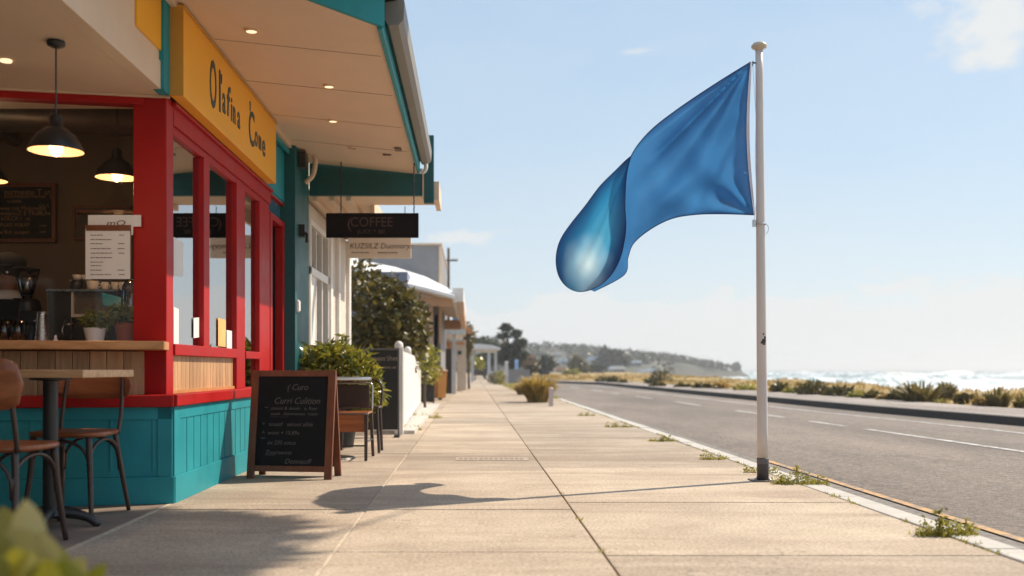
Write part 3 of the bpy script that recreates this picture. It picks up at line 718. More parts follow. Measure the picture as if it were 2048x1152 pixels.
# menu chalkboard on the back wall
d=9.25
def wallboard(name,label,cat,x0,x1,y0,y1,d,fr,matb):
    c=P((x0+x1)/2,(y0+y1)/2,d); t=thing(name,label,cat,tuple(c)); a=P(x0,y1,d); b=P(x1,y0,d)
    bd=MB().box(a.x+fr,b.x-fr,d-.015,d+.02,a.z+fr,b.z-fr).build('board',matb,t)
    MB().box(a.x,b.x,d-.03,d+.02,a.z,a.z+fr).box(a.x,b.x,d-.03,d+.02,b.z-fr,b.z).box(a.x,a.x+fr,d-.03,d+.02,a.z+fr,b.z-fr).box(b.x-fr,b.x,d-.03,d+.02,a.z+fr,b.z-fr).build('frame',FRAMEW,t,bevel=.003)
    return t,bd
CH2=mat('warm_chalk',(.30,.17,.07),.9)
t,bd=wallboard('menu_board','wood-framed chalk menu on the cafe back wall under the lamps','menu board',-90,113,367,485,d,.035,CHALK)
text('lettering',[row(a,px,py,d,s_,1,0,-.018) for a,px,py,s_ in (('surmeate T ut',10,390,.075),('bommnicorrvercen  s ·',10,396.5,.05),('sucaste',16,406,.045),('wee cot Muarmmo',2,421,.055),('Cm 5',80,415,.04),('waspcuZ 5 TRuxLAv',2,431,.055),('90',76,428,.04),('LOLCA 1  xs',4,441,.05),('FUAS WAXP',2,454,.05),('uom',80,454,.035),('e Bot uuoper',2,468,.05),('usec',80,466,.035))],CH2,bd,.001)
t,bd=wallboard('picture_frame','dark framed picture on the cafe wall behind the paper menu','picture',147,262,413,480,d,.02,mat('dark_picture',(.045,.022,.012),.5,var=.9,vs=6))
# paper menu clipped in the window
FD=5.985
t=thing('paper_menu','white paper menu on a wooden clipboard hanging inside the serving window','menu',tuple(P(215,560,FD)))
def sheet(px0,py0,px1,py1,d,mt,name,par,th=.003):
    a=P(px0,py1,d); b=P(px1,py0,d); return MB().box(a.x,b.x,d,d+th,a.z,b.z).build(name,mt,par)
FD=5.94
sheet(176,430,266,470,FD+.012,PAPER,'rear_sheet',t); sheet(254,430,282,453,FD+.02,PAPER,'side_sheet',t)
bo=sheet(170,450,262,556,FD+.005,mat('clipboard_wood',(.2,.1,.05),.6),'clipboard',t)
s2=sheet(171,458,260,558,FD,PAPER,'front_sheet',t,.002)
sheet(172,450,260,461,FD-.008,FRAMEW,'clip_bar',t,.012)
mb=MB()
rl=random.Random(5)
for i,(py,x1,pr) in enumerate(((470,205,1),(479,224,0),(487,206,1),(497,222,1),(506,224,1),(515,224,0),(524,206,0),(531,203,0),(540,203,1),(549,222,1))):
    x=181
    while x<x1:
        w_=rl.uniform(2,7); a=P(x,py+1.1,FD-.001); b=P(min(x+w_,x1),py-.6,FD-.001); mb.box(a.x,b.x,FD-.0015,FD-.0002,a.z,b.z); x+=w_+1.3
    if pr:
        a=P(235+rl.uniform(0,4),py+1,FD); b=P(249,py-.5,FD); mb.box(a.x,b.x,FD-.0015,FD-.0002,a.z,b.z)
mb.build('printed_lines',GREYT,s2)
text('lettering',[row('mO',212,451,FD+.010,.045,1.6,.2,-.0005)],GREYT,t,.001)
# notices in the side windows
def notice(label,px0,px1,py0,py1,py0b,py1b,mt,x=-1.862):
    # on the glass plane X=x, spanning px0..px1
    def Q(px,py): dd=x*2000/(px-943); return Vector((x,dd,CH-(py-738)/2000*dd))
    o=MB().prism([Q(px0,py1),Q(px1,py1b),Q(px1,py0b),Q(px0,py0)],(.0015,0,0)).build('window_notice',mt,None,org=Q(px0,py1)); tag(o,label,'notice'); return o
notice('large white paper notice high in the first side window',347,366,474,552,486,553,PAPER)
notice('white flyer at the bottom left corner of the side window',347,357,614,690,618,690,PAPER)
notice('small white note hanging low in the middle of the first side pane',387,404,636,676,634,674,PAPER)
notice('orange flyer in the second side window pane',436,451,636,692,640,694,mat('orange_paper',(.75,.42,.15),.7))
notice('narrow white card beside the orange flyer in the side window',453,464,660,696,662,698,PAPER)

# ------------------------------------------------------------------ things on the counter and bench
ZC=.962
def pot(label,px,d,w,h,mt,cr,lm,seed):
    x=(px-943)/2000*d; t=thing('potted_plant',label,'pot plant',(x,d,ZC))
    MB().lathe((x,d,ZC),[(w*.36,0),(w*.5,h),(w*.5,h+.001),(w*.46,h),(w*.42,h*.85)],28).build('pot',mt,t,smooth=False,bevel=.002)
    MB().lathe((x,d,ZC+h*.85),[(w*.44,0),(w*.44,.004)],20).build('soil',SOIL,t)
    rg=random.Random(seed); mb=MB(); leaves(mb,(x+cr[3],d,ZC+h+cr[2]*.75),(cr[0],cr[1],cr[2]),520,.016,rg,shell=.6,elong=2.4,lump=.6)
    mb.build('foliage',L_PLANT,t,recalc=False)
    mb=MB()
    for i in range(14): mb.tube([(x,d,ZC+h*.8),(x+cr[3]+rg.uniform(-.7,.7)*cr[0],d+rg.uniform(-.6,.6)*cr[1],ZC+h+cr[2]*rg.uniform(.5,1.3))],.0018,5)
    mb.build('stem',L_PLANT,t)
pot('small bushy plant in a white pot on the oak counter',190,6.12,.135,.088,POTW,(.085,.07,.058,.01),L_PLANT,2)
pot('bushy plant in a terracotta pot beside the red corner post',253,6.14,.145,.118,TERRA,(.10,.08,.065,-.01),L_PLANT,4)
# steel jug
x,d=P(84,0,6.1).x,6.1
t=thing('steel_jug','tapered brushed steel jug standing on the oak counter','jug',(x,d,ZC))
MB().lathe((x,d,ZC),[(.044,0),(.045,.006),(.031,.165),(.033,.172),(.031,.176)],28).build('body',STEEL,t,smooth=True)
MB().lathe((x,d,ZC+.176),[(.030,0),(.026,.012),(.006,.014)],24).build('lid',STEEL,t,smooth=True)
for i,(px,lab) in enumerate(((8,'clear drinking glass at the left edge of the counter'),(36,'clear drinking glass nearer the steel jug on the counter'))):
    x=P(px,0,6.0).x; o=MB().lathe((x,6.0,ZC),[(.036,0),(.040,.13),(.0385,.13),(.034,.006)],28).build('drinking_glass',GLASSO,None,org=(x,6.0,ZC),smooth=True); tag(o,lab,'glass')
x=P(111,0,6.0).x; o=MB().lathe((x,6.0,ZC),[(.014,0),(.016,.008),(.008,.02),(.009,.028),(.006,.04),(.002,.043)],14).build('salt_shaker',POTW,None,org=(x,6.0,ZC),smooth=True); tag(o,'tiny pale shaker on the counter between jug and white pot','shaker')
# inner bench
BZ=.94
bench=thing('service_bench','dark inner bench carrying the coffee machines','bench',(-3.2,7.2,0))
MB().box(-6.5,-2.0,6.75,7.6,BZ-.04,BZ).build('bench_top',BLACK,bench); MB().box(-6.5,-2.05,6.8,7.55,0,BZ-.04).build('cabinet',IDARK,bench)
# espresso machine
def box8(x0,x1,y0,y1,z0,z1,m,name,par,bev=.006): return MB().box(x0,x1,y0,y1,z0,z1).build(name,m,par,bevel=bev)
dm=6.8
def X(px,d=dm): return (px-943)/2000*d
def Z(py,d=dm): return CH-(py-738)/2000*d
t=thing('espresso_machine','black espresso machine with a grey front panel on the inner bench','espresso machine',(X(185),dm+.2,BZ))
box8(X(92),X(142),dm+.02,dm+.5,Z(680),Z(583),BLACKP,'body',t); box8(X(142),X(232),dm+.03,dm+.5,Z(632),Z(580),mat('machine_grey',(.11,.095,.08),.3),'front_panel',t)
MB().box(X(141),X(145),dm+.01,dm+.04,Z(634),Z(582)).box(X(145),X(232),dm+.012,dm+.04,Z(634),Z(628)).build('panel_edge',mat('edge_grey',(.5,.46,.42),.35),t)
box8(X(120),X(240),dm+.04,dm+.48,Z(684),Z(636),BLACKP,'drip_base',t)
MB().box(X(92),X(235),dm,dm+.52,Z(583),Z(578)).build('cup_tray',STEEL,t,bevel=.002)
MB().tube([(X(128),dm+.02,Z(640)),(X(128),dm-.03,Z(660)),(X(131),dm-.03,Z(676))],.005).tube([(X(150),dm+.0,Z(650)),(X(150),dm-.12,Z(652))],.012).build('steam_wand',STEEL,t,smooth=True)
for i,(px,py,w_,h_,dd,m_) in enumerate(((138,556,.062,.036,0,CUP),(156,556,.062,.036,.01,CUP),(136,578,.09,.07,0,BLACKP),(170,578,.085,.065,0,CUP),(192,578,.05,.06,.03,CUP),(212,578,.05,.06,.03,CUP),(228,578,.05,.06,.03,CUP))):
    x=X(px); z=Z(578)+( .072 if py==556 else 0); 
    pr=[(w_*.34,0),(w_*.46,h_*.4),(w_*.5,h_),(w_*.46,h_),(w_*.3,h_*.2)]
    mb=MB().lathe((x,dm+.14+dd,z+.001),pr,20); mb.tube(catmull([(x+w_*.46,dm+.14+dd,z+h_*.8),(x+w_*.72,dm+.14+dd,z+h_*.6),(x+w_*.44,dm+.14+dd,z+h_*.25)],6),.004,6)
    o=mb.build('cup',m_,None,org=(x,dm+.14+dd,z+.001),smooth=True)
    tag(o,['upturned pale cup at the left on top of the black cup','upturned pale cup at the right on top of the cup pile','black cup at the left end on the espresso machine','large pale cup on the espresso machine','small cup on the machine just right of the large pale cup','small cup second from the right on the espresso machine','small cup at the right end on the espresso machine'][i],'cup',group='cups stacked on the espresso machine')
# bean grinder
dg=6.9; xg=X(54,dg)
t=thing('coffee_grinder','black coffee grinder with a clear conical bean hopper','coffee grinder',(xg,dg,BZ))
MB().lathe((xg,dg,0),[(.028,Z(598,dg)),(.042,Z(590,dg)),(.088,Z(538,dg)),(.086,Z(538,dg)),(.04,Z(592,dg))],28).build('hopper',GLASSO,t,smooth=True)
MB().lathe((xg,dg,Z(539,dg)),[(.092,0),(.09,.01),(.03,.014)],28).build('hopper_lid',BLACKP,t,smooth=True)
MB().lathe((xg,dg,0),[(.075,BZ),(.075,BZ+.02),(.05,BZ+.05),(.055,Z(620,dg)),(.05,Z(605,dg)),(.03,Z(598,dg))],28).box(xg-.03,xg+.11,dg-.06,dg+.06,Z(645,dg),Z(622,dg)).build('body',BLACKP,t,smooth=False,bevel=.004)
MB().box(xg-.02,xg+.03,dg-.10,dg-.05,Z(652,dg),Z(644,dg)).tube([(xg,dg-.08,Z(640,dg)),(xg+.0,dg-.14,Z(644,dg))],.01).build('dosing_fork',STEEL,t)
# knock box / kettle dark mass at left, turquoise scale and glass dome on the right
dq=6.6
t=thing('water_kettle','black kettle with steel lid standing between grinder and espresso machine','kettle',(X(80,dq),dq,BZ))
MB().lathe((X(80,dq),dq,BZ),[(.075,0),(.08,.03),(.06,.15),(.05,.17)],24).build('body',BLACKP,t,smooth=True); MB().lathe((X(80,dq),dq,BZ+.17),[(.05,0),(.03,.02),(.008,.04)],20).build('lid',STEEL,t,smooth=True)
MB().tube(catmull([(X(80,dq)-.06,dq,BZ+.05),(X(80,dq)-.12,dq,BZ+.12),(X(80,dq)-.14,dq,BZ+.17)],8),.01).build('spout',BLACKP,t,smooth=True)
t=thing('till_screen','turquoise till screen leaning behind the potted plants','till',(X(228,6.6),6.6,BZ))
sb=MB().hull8([P(206,610,6.6),P(250,624,6.6),P(250,624,6.66),P(206,610,6.66),P(203,585,6.65),P(247,596,6.65),P(247,596,6.69),P(203,585,6.69)]).build('screen',BLUEG,t,bevel=.004)
MB().tube([(X(228,6.6),6.66,BZ),(X(228,6.6),6.66,Z(612,6.6))],.02).box(X(215,6.6),X(241,6.6),6.6,6.75,BZ,BZ+.012).build('stand',BLACKP,t)
xg=X(262,6.5)
t=thing('glass_dome','clear glass dome with a blue rim beside the red corner post','dome',(xg,6.5,BZ))
MB().lathe((xg,6.5,0),[(.06,Z(640,6.5)),(.062,Z(590,6.5)),(.055,Z(572,6.5)),(.035,Z(562,6.5)),(.004,Z(560,6.5))],28,cap=False).build('dome',GLASSO,t,smooth=True)
MB().tube(catmull([(xg-.0,6.5,Z(560,6.5)),(xg+.03,6.5,Z(562,6.5)),(xg+.055,6.5,Z(572,6.5)),(xg+.06,6.5,Z(598,6.5))],10),.005).build('rim',BLUEG,t,smooth=True)
MB().lathe((xg,6.5,BZ),[(.07,0),(.07,.02),(.02,.03),(.02,Z(642,6.5)-BZ),(.07,Z(642,6.5)-BZ+.005),(.07,Z(640,6.5)-BZ)],24).build('stand',OAK,t,smooth=False)

# barista
def skin(name,verts,edges,mt,parent,levels=2,root=0):
    me=bpy.data.meshes.new(name); o0=ORG[parent.name]
    me.from_pydata([tuple(Vector(v[:3])-o0) for v in verts],edges,[]); o=bpy.data.objects.new(name,me); col.objects.link(o); o.parent=parent; ORG[o.name]=o0
    m=o.modifiers.new('skin','SKIN'); m.use_smooth_shade=True
    if not me.skin_vertices:
        bm=bmesh.new(); bm.from_mesh(me); bm.verts.layers.skin.verify(); bm.to_mesh(me); bm.free()
    for sv,v in zip(me.skin_vertices[0].data,verts): sv.radius=(v[3],v[4] if len(v)>4 else v[3])
    me.skin_vertices[0].data[root].use_root=True
    s_=o.modifiers.new('sub','SUBSURF'); s_.levels=levels; s_.render_levels=levels
    me.materials.append(mt); return o
bx,by=X(-2,7.6),7.75
t=thing('person','person in black cap and black clothes with a pale collar, behind the grinder','person',(bx,by,0))
hz_=Z(546,7.6)
V=[(bx,by,.92,.15,.11),(bx,by,1.12,.135,.10),(bx,by,hz_-.30,.17,.10),(bx,by,hz_-.19,.10,.08),(bx,by,hz_-.12,.052),(bx+.01,by-.02,hz_-.02,.075,.085),(bx+.01,by-.02,hz_+.06,.08,.09),
 (bx+.19,by,hz_-.25,.052),(bx+.24,by-.06,hz_-.50,.04),(bx+.16,by-.28,hz_-.52,.03),(bx+.11,by-.36,hz_-.52,.024),
 (bx-.19,by,hz_-.25,.052),(bx-.24,by-.06,hz_-.50,.04),(bx-.16,by-.28,hz_-.52,.03),(bx-.11,by-.36,hz_-.52,.024),
 (bx+.09,by,.80,.095),(bx+.10,by,.46,.062),(bx+.10,by,.09,.042),(bx+.10,by-.14,.045,.035),(bx-.09,by,.80,.095),(bx-.10,by,.46,.062),(bx-.10,by,.09,.042),(bx-.10,by-.14,.045,.035)]
E=[(0,1),(1,2),(2,3),(3,4),(4,5),(5,6),(2,7),(7,8),(8,9),(9,10),(2,11),(11,12),(12,13),(13,14),(0,15),(15,16),(16,17),(17,18),(0,19),(19,20),(20,21),(21,22)]
for s_ in (1,-1):
    base=9+ (0 if s_==1 else 4); hx=bx+.11*s_; ip=10 if s_==1 else 14
    for k in range(4):
        n=len(V); fx=hx+s_*(.024-.016*k); L_=(.035,.042,.039,.03)[k]
        V+= [(fx,by-.405,hz_-.52,.0095),(fx,by-.405-L_,hz_-.525,.0085),(fx,by-.405-L_*1.5,hz_-.545,.0075)]; E+=[(ip,n),(n,n+1),(n+1,n+2)]
    n=len(V); V+=[(hx-s_*.03,by-.38,hz_-.52,.011),(hx-s_*.05,by-.41,hz_-.53,.009)]; E+=[(ip,n),(n,n+1)]
skin('body',V,E,SKIN,t)
skin('clothing',[(v[0],v[1],v[2],v[3]+.03,(v[4] if len(v)>4 else v[3])+.03) for v in V[:4]+[V[7],V[8],V[11],V[12]]+V[15:18]+V[19:22]],
     [(0,1),(1,2),(2,3),(2,4),(4,5),(2,6),(6,7),(0,8),(8,9),(9,10),(0,11),(11,12),(12,13)],CLOTHB,t)
MB().lathe((bx,by,hz_-.15),[(.125,-.045),(.09,.0),(.066,.03),(.062,.028),(.1,-.045)],24).build('collar',PAPER,t,smooth=True)
MB().ball((bx+.01,by-.0,hz_+.055),.115,20,12,(1,1.1,.85)).build('hair',mat('dark_hair',(.012,.01,.009),.7),t,smooth=True)
MB().ball((bx+.01,by-.01,hz_+.085),.128,20,12,(1,1.05,.7)).hull8([(bx-.07,by-.10,hz_+.06),(bx+.09,by-.10,hz_+.06),(bx+.06,by-.20,hz_+.045),(bx-.04,by-.20,hz_+.045),(bx-.07,by-.10,hz_+.072),(bx+.09,by-.10,hz_+.072),(bx+.06,by-.20,hz_+.055),(bx-.04,by-.20,hz_+.055)]).build('cap',CLOTHB,t,smooth=True)
fc=MB()
for s_ in (1,-1): fc.ball((bx+.01+s_*.032,by-.108,hz_+.01),.010,10,6)
fc.build('eyes',PAPER,t,smooth=True)
MB().ball((bx+.01,by-.115,hz_-.02),.014,10,6,(.8,1.2,1.3)).build('nose',SKIN,t,smooth=True)
MB().ball((bx+.01,by-.10,hz_-.055),.022,10,6,(1,.5,.3)).build('mouth',mat('lips',(.3,.1,.08),.5),t,smooth=True)
mb=MB()
for s_ in (1,-1): mb.ball((bx+.01+s_*.088,by-.01,hz_+.0),.022,10,6,(.4,.7,1.2))
mb.build('ears',SKIN,t,smooth=True)
#PART3
# ------------------------------------------------------------------ furniture
def chair(loc,rot,label,bz=.735,bh=.112):
    t=thing('cafe_chair',label,'chair',(0,0,0),'bentwood chairs at the patio table')
    sh=MB(); n=28
    out=[]
    for k in range(n):
        a=2*math.pi*k/n; ca,sa=math.cos(a),math.sin(a); e=.55
        out.append((.205*math.copysign(abs(ca)**e,ca)*(1-.04*(sa<0)),.20*math.copysign(abs(sa)**e,sa)))
    vs=[];
    for (f,z) in ((.90,.437),(1,.445),(1.01,.458),(.97,.466),(.6,.462),(.05,.460)): vs+=[(x*f,y*f,z) for x,y in out]
    sh._add(vs,[(i*n+k,i*n+(k+1)%n,(i+1)*n+(k+1)%n,(i+1)*n+k) for i in range(5) for k in range(n)]+[tuple(range(n))[::-1],tuple(5*n+k for k in range(n))])
    sh.build('seat',CHAIRW,t,smooth=True)
    bk=MB(); N=22; vs=[]
    for side in (0,1):
        for j in range(5):
            for i in range(N+1):
                u=-1+2*i/N; h=bh*(1-abs(u)**5)**.3+.002; w_=-1+2*j/4
                vs.append((u*.222,-.205-.05*(1-u*u)*.9+.012*side+ (bz+w_*h-.46)*-.10,bz+w_*h))
    q=(N+1)*5; fs=[(j*(N+1)+i,j*(N+1)+i+1,(j+1)*(N+1)+i+1,(j+1)*(N+1)+i) for j in range(4) for i in range(N)]
    fs2=[tuple(q+k for k in f[::-1]) for f in fs]
    rim=[i for i in range(N+1)]+[j*(N+1)+N for j in range(1,5)]+[4*(N+1)+i for i in range(N-1,-1,-1)]+[j*(N+1) for j in range(3,0,-1)]
    fr=[(rim[k],rim[(k+1)%len(rim)],q+rim[(k+1)%len(rim)],q+rim[k]) for k in range(len(rim))]
    bk._add(vs,fs+fs2+fr); bk.build('backrest',CHAIRW,t,smooth=True)
    for sx_ in (1,-1):
        MB().tube(catmull([(sx_*.165,-.17,.44),(sx_*.170,-.20,.56),(sx_*.160,-.245,bz+.085*bh/.112)],8),[.0115]*9).build('back_post',CHAIRM,t,smooth=True)
        MB().tube(catmull([(sx_*.150,-.165,.445),(sx_*.165,-.185,.30),(sx_*.195,-.245,0)],8),[.015,.016,.016,.016,.015,.015,.014,.013,.012]).build('leg',CHAIRM,t,smooth=True)
        MB().tube(catmull([(sx_*.150,.160,.445),(sx_*.162,.172,.25),(sx_*.185,.205,0)],8),[.017,.018,.018,.017,.016,.015,.014,.013,.012]).build('leg',CHAIRM,t,smooth=True)
    def arch(p,q_):
        p=Vector(p);q_=Vector(q_); pts=[]
        for k in range(13):
            a=math.pi*k/12; m=p.lerp(q_,.5-.5*math.cos(a)); pts.append(Vector((m.x,m.y,.235+.185*math.sin(a)**.6)))
        return pts
    br=MB()
    a1,a2,a3,a4=(.158,-.20,0),(-.158,-.20,0),(.155,.168,0),(-.155,.168,0)
    for p,q_ in ((a1,a2),(a3,a4),(a1,a3),(a2,a4)): br.tube(arch(p,q_),.009)
    br.build('brace',CHAIRM,t,smooth=True)
    t.location=loc; t.rotation_euler=(0,0,rot); return t
chair((-2.155,5.44,0),R(176),'bentwood chair behind the patio table, facing the camera by the turquoise wall',.705,.072)
chair((-2.105,4.50,0),R(-6),'bentwood chair with its back to the camera at the left edge, nearest of the two')
t=thing('patio_table','square oak-topped cafe table on a black pedestal between two bentwood chairs','table',(-2.14,5.06,0))
M=Matrix.Translation((-2.14,5.08,0))@Matrix.Rotation(R(-3),4,'Z')
MB(M).box(-.31,.31,-.31,.31,.758,.796).build('tabletop',OAKT,t,bevel=.004)
MB().lathe((-2.13,5.06,0),[(.06,.06),(.05,.085),(.038,.1),(.036,.74),(.10,.745),(.10,.757)],28).build('pedestal',BLACK,t,smooth=False,bevel=.002)
mb=MB()
for k in range(4):
    a=R(10+90*k); dv=Vector((math.cos(a),math.sin(a),0)); c_=Vector((-2.13,5.06,0))
    mb.tube(catmull([c_+Vector((0,0,.075)),c_+dv*.09+Vector((0,0,.07)),c_+dv*.18+Vector((0,0,.045)),c_+dv*.235+Vector((0,0,.0))],10),[.034,.034,.032,.03,.028,.026,.024,.023,.022,.021,.02])
mb.build('foot',BLACK,t,smooth=True)

# A-frame chalkboard
M0=Matrix.Translation((-1.645,7.30,0))@Matrix.Rotation(R(-8),4,'Z')
def leanM(M0,v0,v1,h):
    l=math.hypot(v1-v0,h); wv=Vector((0,(v1-v0)/l,h/l)); nv=Vector((0,h/l,-(v1-v0)/l))
    m=Matrix(((1,0,0,0),(0,nv.y,wv.y,v0),(0,nv.z,wv.z,0),(0,0,0,1))); return M0@m
t=thing('sandwich_board','wooden a-frame chalkboard with handwritten menu standing on the footpath','sandwich board',(-1.33,7.35,0))
MF_=leanM(M0,0,.125,.79); MR_=leanM(M0,.29,.15,.785); W=.638
fr=MB(MF_); fr.box(0,.055,0,.028,.0,.80).box(W-.055,W,0,.028,.0,.80).box(.055,W-.055,.002,.026,.755,.80).box(.055,W-.055,.002,.026,.055,.097)
fr.build('front_frame',FRAMEW,t,bevel=.003)
pb=MB(MF_).box(.055,W-.055,.010,.02,.097,.755).build('chalk_panel',CHALK,t)
fr=MB(MR_); fr.box(0,.05,-.025,0,.0,.79).box(W-.05,W,-.025,0,.0,.79).box(.05,W-.05,-.023,-.002,.74,.79).box(.05,W-.05,-.023,-.002,.075,.125)
fr.build('rear_frame',FRAMEW,t,bevel=.003); MB(MR_).box(.05,W-.05,-.018,-.010,.125,.74).build('rear_panel',CHALK,t)
for u in (.07,W-.07): MB(MF_).tube([(u-.02,.03,.775),(u+.02,.03,.775)],.008).build('hinge',STEEL,t)
xd=(MF_.to_3x3()@Vector((1,0,0))); yd=(MF_.to_3x3()@Vector((0,0,1)))
def arow(s_,px,py,size,xs=1,sh=0):
    u=(px-499)/163*.62; w_=(957-py)/216*.79
    return (s_,size,tuple(MF_@Vector((u,.0085,w_))),xd,yd,xs,sh)
text('chalk_writing',[arow('( Curo',570,778,.065,.9,.3),arow('Curri Culition',545,806,.068,.9,.3),arow('~',527,817,.05),arow('smoot & dessin   a. Rear',540,818,.034,1.05,.15),
 arow('seask , Sommerous  rusco',540,829,.032,1.05,.15),arow('_________',540,832,.03,1),arow("v",525,849,.04),arow('soussf   seruut alble',537,851,.042,1.0,.2),arow('A',525,866,.03),arow('woot + 15,89u',536,868,.040,1,.2),
 arow('~',523,880,.06),arow('ex 23S sotus',536,888,.042,1,.2),arow('Zourswots',533,908,.045,1,.2),arow('_____',533,909,.03),arow('Donnaoff',572,926,.052,1,.35)],CHALKT,pb,.0006)
# small chair and round table behind it
t=thing('bistro_table','round metal bistro table half hidden behind the a-frame chalkboard','table',(-1.24,8.95,0))
MB().lathe((-1.24,8.95,.700),[(.335,0),(.345,.006),(.345,.022),(.335,.028),(.01,.028)],40).build('tabletop',STEEL,t,smooth=False)
MB().lathe((-1.24,8.95,0),[(.20,0),(.19,.015),(.03,.03),(.022,.05),(.022,.70)],24).build('pedestal',BLACK,t)
t=thing('cafe_chair','small brown square-backed chair just right of the a-frame chalkboard','chair',(-1.09,8.95,0))
MB().box(-1.30,-.905,8.72,9.16,.402,.420).build('seat',CHAIRW,t,bevel=.006)
MB().box(-1.295,-.910,8.725,8.745,.25,.40).build('apron',CHAIRW,t,bevel=.003)
MB().box(-1.27,-.93,9.14,9.165,.45,.655).build('backrest',CHAIRM,t,bevel=.01)
MB().tube(catmull([(-1.29,9.15,.42),(-1.29,9.17,.55),(-1.28,9.19,.66),(-1.20,9.19,.672),(-1.0,9.19,.672),(-.92,9.19,.66),(-.91,9.17,.55),(-.91,9.15,.42)],30),.010).build('back_frame',RIMM,t,smooth=True)
MB().box(-1.305,-.900,8.712,8.722,.405,.418).build('seat_edge',RIMM,t)
for x,y,dx,dy in ((-.92,8.735,.0,-.02),(-1.285,8.735,-.0,-.02),(-.92,9.14,.015,.06),(-1.285,9.14,-.0,.06)):
    MB().hull8([(x+dx-.013,y+dy-.013,0),(x+dx+.013,y+dy-.013,0),(x+dx+.013,y+dy+.013,0),(x+dx-.013,y+dy+.013,0),(x-.016,y-.016,.40),(x+.016,y-.016,.40),(x+.016,y+.016,.40),(x-.016,y+.016,.40)]).build('leg',CHAIRM,t,bevel=.002)
MB().tube([(-1.285,8.72,.13),(-.92,8.72,.13)],.007).tube([(-.92,8.72,.16),(-.91,9.19,.16)],.007).build('stretcher',BLACK,t)
t=thing('cafe_chair','dark slim-legged chair behind the small square-backed chair','chair',(-1.0,9.6,0))
MB().box(-1.28,-.88,9.5,9.85,.425,.445).build('seat',CHAIRM,t,bevel=.005)
for x,y in ((-.90,9.52),(-1.26,9.52),(-.90,9.83),(-1.26,9.83)): MB().tube([(x+(.02 if x>-1 else -.02),y,0),(x,y,.43)],.014).build('leg',CHAIRM,t)
MB().tube(catmull([(-1.27,9.84,.43),(-1.27,9.88,.66),(-1.1,9.9,.70),(-.9,9.88,.66),(-.89,9.84,.43)],20),.012).build('backrest',CHAIRM,t,smooth=True)
# big potted shrub
t=thing('potted_shrub','large potted shrub with glossy yellow-green leaves between chalkboard and black menu board','shrub',(-1.27,10.25,0))
MB().lathe((-1.36,10.25,0),[(.15,0),(.2,.36),(.21,.36),(.21,.40),(.185,.40),(.17,.34)],28).build('pot',BLACKP,t)
rg=random.Random(21); mb=MB()
leaves(mb,(-1.38,10.25,.78),(.36,.30,.30),1500,.042,rg,.55,2.6,.35); leaves(mb,(-1.10,10.2,.60),(.20,.24,.25),760,.042,rg,.55,2.6,.4,down=.3)
leaves(mb,(-1.50,10.1,.92),(.20,.2,.14),280,.04,rg,.6,2.8,.5); mb.build('foliage',L_POT,t,recalc=False)
mb=MB()
for i in range(26): mb.tube(catmull([(-1.3,10.25,.36),(-1.3+rg.uniform(-.15,.25),10.25+rg.uniform(-.1,.1),.6),(-1.25+rg.uniform(-.42,.42),10.2+rg.uniform(-.25,.25),.62+rg.uniform(-.1,.36))],6),.005,5)
mb.build('stem',BARK,t)
# black menu board
t=thing('menu_board','tall black menu board standing in front of the white picket fence','menu board',(-1.13,11.7,0))
bd=MB().box(-1.42,-.862,11.69,11.72,.09,1.02).build('board',mat('black_board',(.007,.007,.008),.45),t,bevel=.003)
MB().box(-1.44,-.845,11.68,11.73,1.02,1.045).box(-.862,-.845,11.685,11.725,.0,1.02).box(-1.44,-1.42,11.685,11.725,.0,1.02).build('frame',mat('board_frame_grey',(.10,.095,.09),.5),t)
MB().box(-.90,-.84,11.62,11.80,0,.03).box(-1.44,-1.38,11.62,11.80,0,.03).build('foot',BLACK,t)
text('lettering',[row('Veneea shet',733,721,11.69,.078,.95),row('roma ed',766,737,11.69,.045,1),row('seala',758,769,11.69,.04,1)],mat('board_chalk',(.30,.24,.21),.9),bd,.001)

# ------------------------------------------------------------------ flag and pole
D=7.14
t=thing('flagpole','tall white flagpole with a mushroom cap and dark grey foot beside the kerb','flagpole',(2.078,D,0))
def poleX(z): return 2.080-.027*z/3.1
n=16; pts=[(poleX(z),D,z) for z in [.16+i*(2.93)/n for i in range(n+1)]]
pole_m=mat('pole_white_paint',(.62,.56,.53),.38,var=.08,vs=3,dirt=.3,stretch=(1,1,.3))
pole=MB().tube(pts,[.0385-.0125*i/n for i in range(n+1)],28).build('pole',pole_m,t,smooth=True)
MB().lathe((2.08,D,0),[(.041,.0),(.041,.165),(.0395,.168)],28).build('foot_sleeve',mat('pole_foot',(.06,.055,.06),.6,var=.3),t,smooth=True)
MB().lathe((2.08,D,.125),[(.0415,0),(.042,.003),(.042,.036),(.0415,.039)],28).build('sleeve_band',mat('sleeve_band',(.12,.11,.12),.5),t,smooth=True)
mb=MB()
for a in range(4):
    an=R(20+90*a); mb.lathe((2.085+.075*math.cos(an),D+.075*math.sin(an),.008),[(.010,0),(.010,.012),(.006,.016)],8)
mb.build('anchor_bolt',STEEL,t)
MB().box(1.995,2.185,D-.09,D+.09,.001,.009).build('base_plate',mat('base_plate',(.11,.095,.09),.6,var=.4,vs=20),t,bevel=.003)
zt=3.085
MB().lathe((poleX(3.1),D,zt),[(.027,-.015),(.030,.0),(.050,.006),(.055,.018),(.052,.030),(.036,.044),(.012,.050),(.001,.051)],32).build('cap',mat('cap_cream',(.55,.47,.36),.4,dirt=.4),t,smooth=True)
x0=poleX(2.99); MB().tube([(x0-.028,D,2.985),(x0-.05,D-.01,2.985)],.006).tube([(x0-.047,D-.01,2.995),(x0-.049,D-.01,2.96)],.004).build('top_clip',BLACK,t)
xr=poleX(1.85); rr=.036
mb=MB(); mb.lathe((xr,D,1.828),[(rr,0),(rr+.003,.002),(rr+.003,.010),(rr,.012)],24)
